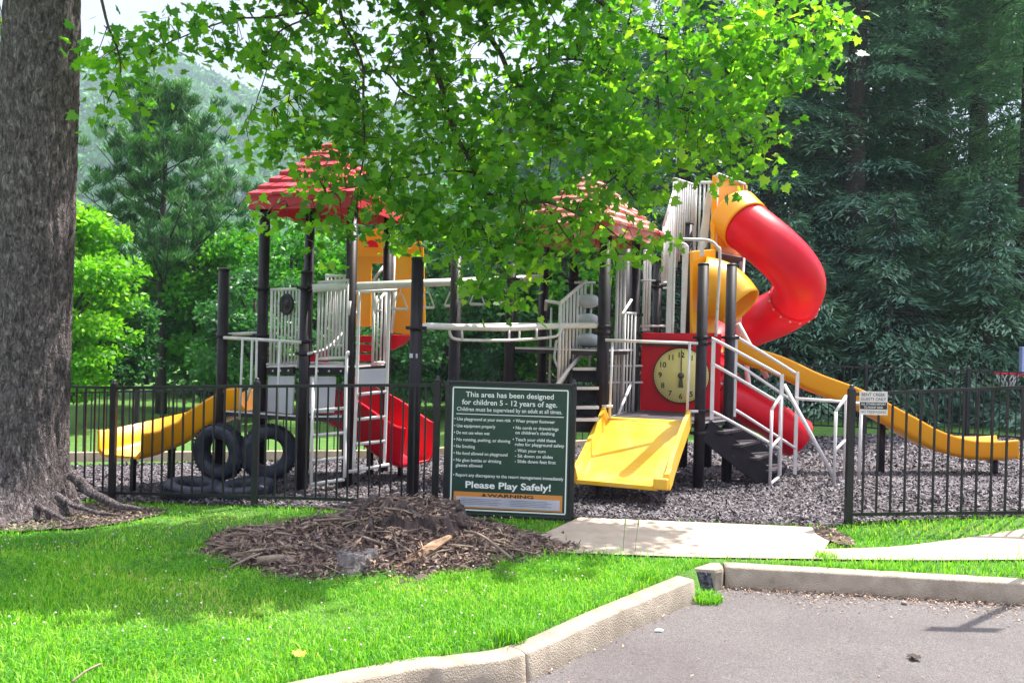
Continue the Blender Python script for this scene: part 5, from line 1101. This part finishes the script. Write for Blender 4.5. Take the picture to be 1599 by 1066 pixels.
m = MB(); c = G(1412, 941, AZ + .01); m.lathe(c, [(.001, -.01), (.018, -.008), (.024, .004), (.014, .014), (.001, .016)], 9); tag(m.build('pebble', KERB), 'small pale pebble on the asphalt beside the shaded kerb', 'pebble')
m = MB(); c = G(1028, 984, AZ + .004); m.prism([c + Vector((-.03, -.02, 0)), c + Vector((.02, -.025, 0)), c + Vector((.035, .0, 0)), c + Vector((.0, .02, 0))], (0, 0, .01)); tag(m.build('pebble', CREAM), 'pale flat chip on the asphalt close to the left kerb', 'pebble')
# ------------------------------------------------------------------ basketball hoop beyond the fence, sign post beside the parking bay
hb = thing('basketball_hoop', 'basketball hoop with pale backboard and red rim beyond the back fence', 'hoop', (*P(1640, 600, 17.6).xy, 0))
BLU = mat('pale_blue_board', (.40, .46, .80), .35); d = 17.5
m = MB(); c = P(1588, 562, d); m.box(c + Vector((.1, .0, .0)), (.045, 1.0, .56), (Vector((.88, -.47, 0)), Vector((.47, .88, 0)), UP)); bd = m.build('backboard', BLU, hb, .01)
m = MB(); m.box(c + Vector((.05, 0, -.0)), (.05, .9, .05)); 
rc = P(1573, 583, d); m = MB(); m.tube([rc + Vector((math.cos(a) * .22, math.sin(a) * .22, 0)) for a in np.linspace(0, 6.283, 24, endpoint=False)], .018, 8, closed=True); m.bar(rc + Vector((.2, 0, -.03)), c + Vector((.08, 0, -.28)), .14, .08); m.build('rim', RED, hb)
m = MB()
for k in range(12):
    a = k * math.pi / 6
    for s_ in (-1, 1): m.tube([rc + Vector((math.cos(a) * .22, math.sin(a) * .22, 0)), rc + Vector((math.cos(a + s_ * .4) * .15, math.sin(a + s_ * .4) * .15, -.17)), rc + Vector((math.cos(a + s_ * .8) * .10, math.sin(a + s_ * .8) * .10, -.33))], .006, 5)
m.build('net', WHT, hb)
hx_ = P(1650, 560, 17.8); m = MB(); m.tube([(hx_.x, hx_.y, -.05), (hx_.x, hx_.y, 1.3)], .06, 12); m.bar((hx_.x, hx_.y, 1.25), c + Vector((.12, 0, .05)), .05, .06); m.bar((hx_.x, hx_.y, .9), c + Vector((.12, 0, -.15)), .04, .05); m.build('pole', WHT, hb)
ps_ = thing('sign_post', 'parking bay sign on a metal post behind the kerb, only its shadow seen', 'sign', (4.42, 6.72, 0))
m = MB(); m.box((4.42, 6.72, 1.55), (.05, .04, 3.3)); m.build('post', POST, ps_)
m = MB(); m.box((4.42, 6.695, 3.02), (.50, .006, .26)); m.build('plate', WSIGN, ps_, .002)
# ------------------------------------------------------------------ haze
hzm = bpy.data.materials.new('haze'); hzm.use_nodes = True; t = hzm.node_tree; t.nodes.remove(t.nodes['Principled BSDF']); v = t.nodes.new('ShaderNodeVolumePrincipled')
v.inputs['Color'].default_value = (.70, .84, 1, 1); v.inputs['Density'].default_value = .00052; v.inputs['Anisotropy'].default_value = .3
t.links.new(v.outputs[0], t.nodes['Material Output'].inputs['Volume'])
m = MB(); m.box((0, 405, 147), (1420, 960, 298)); hzo = m.build('haze', hzm); hzo['kind'] = 'stuff'
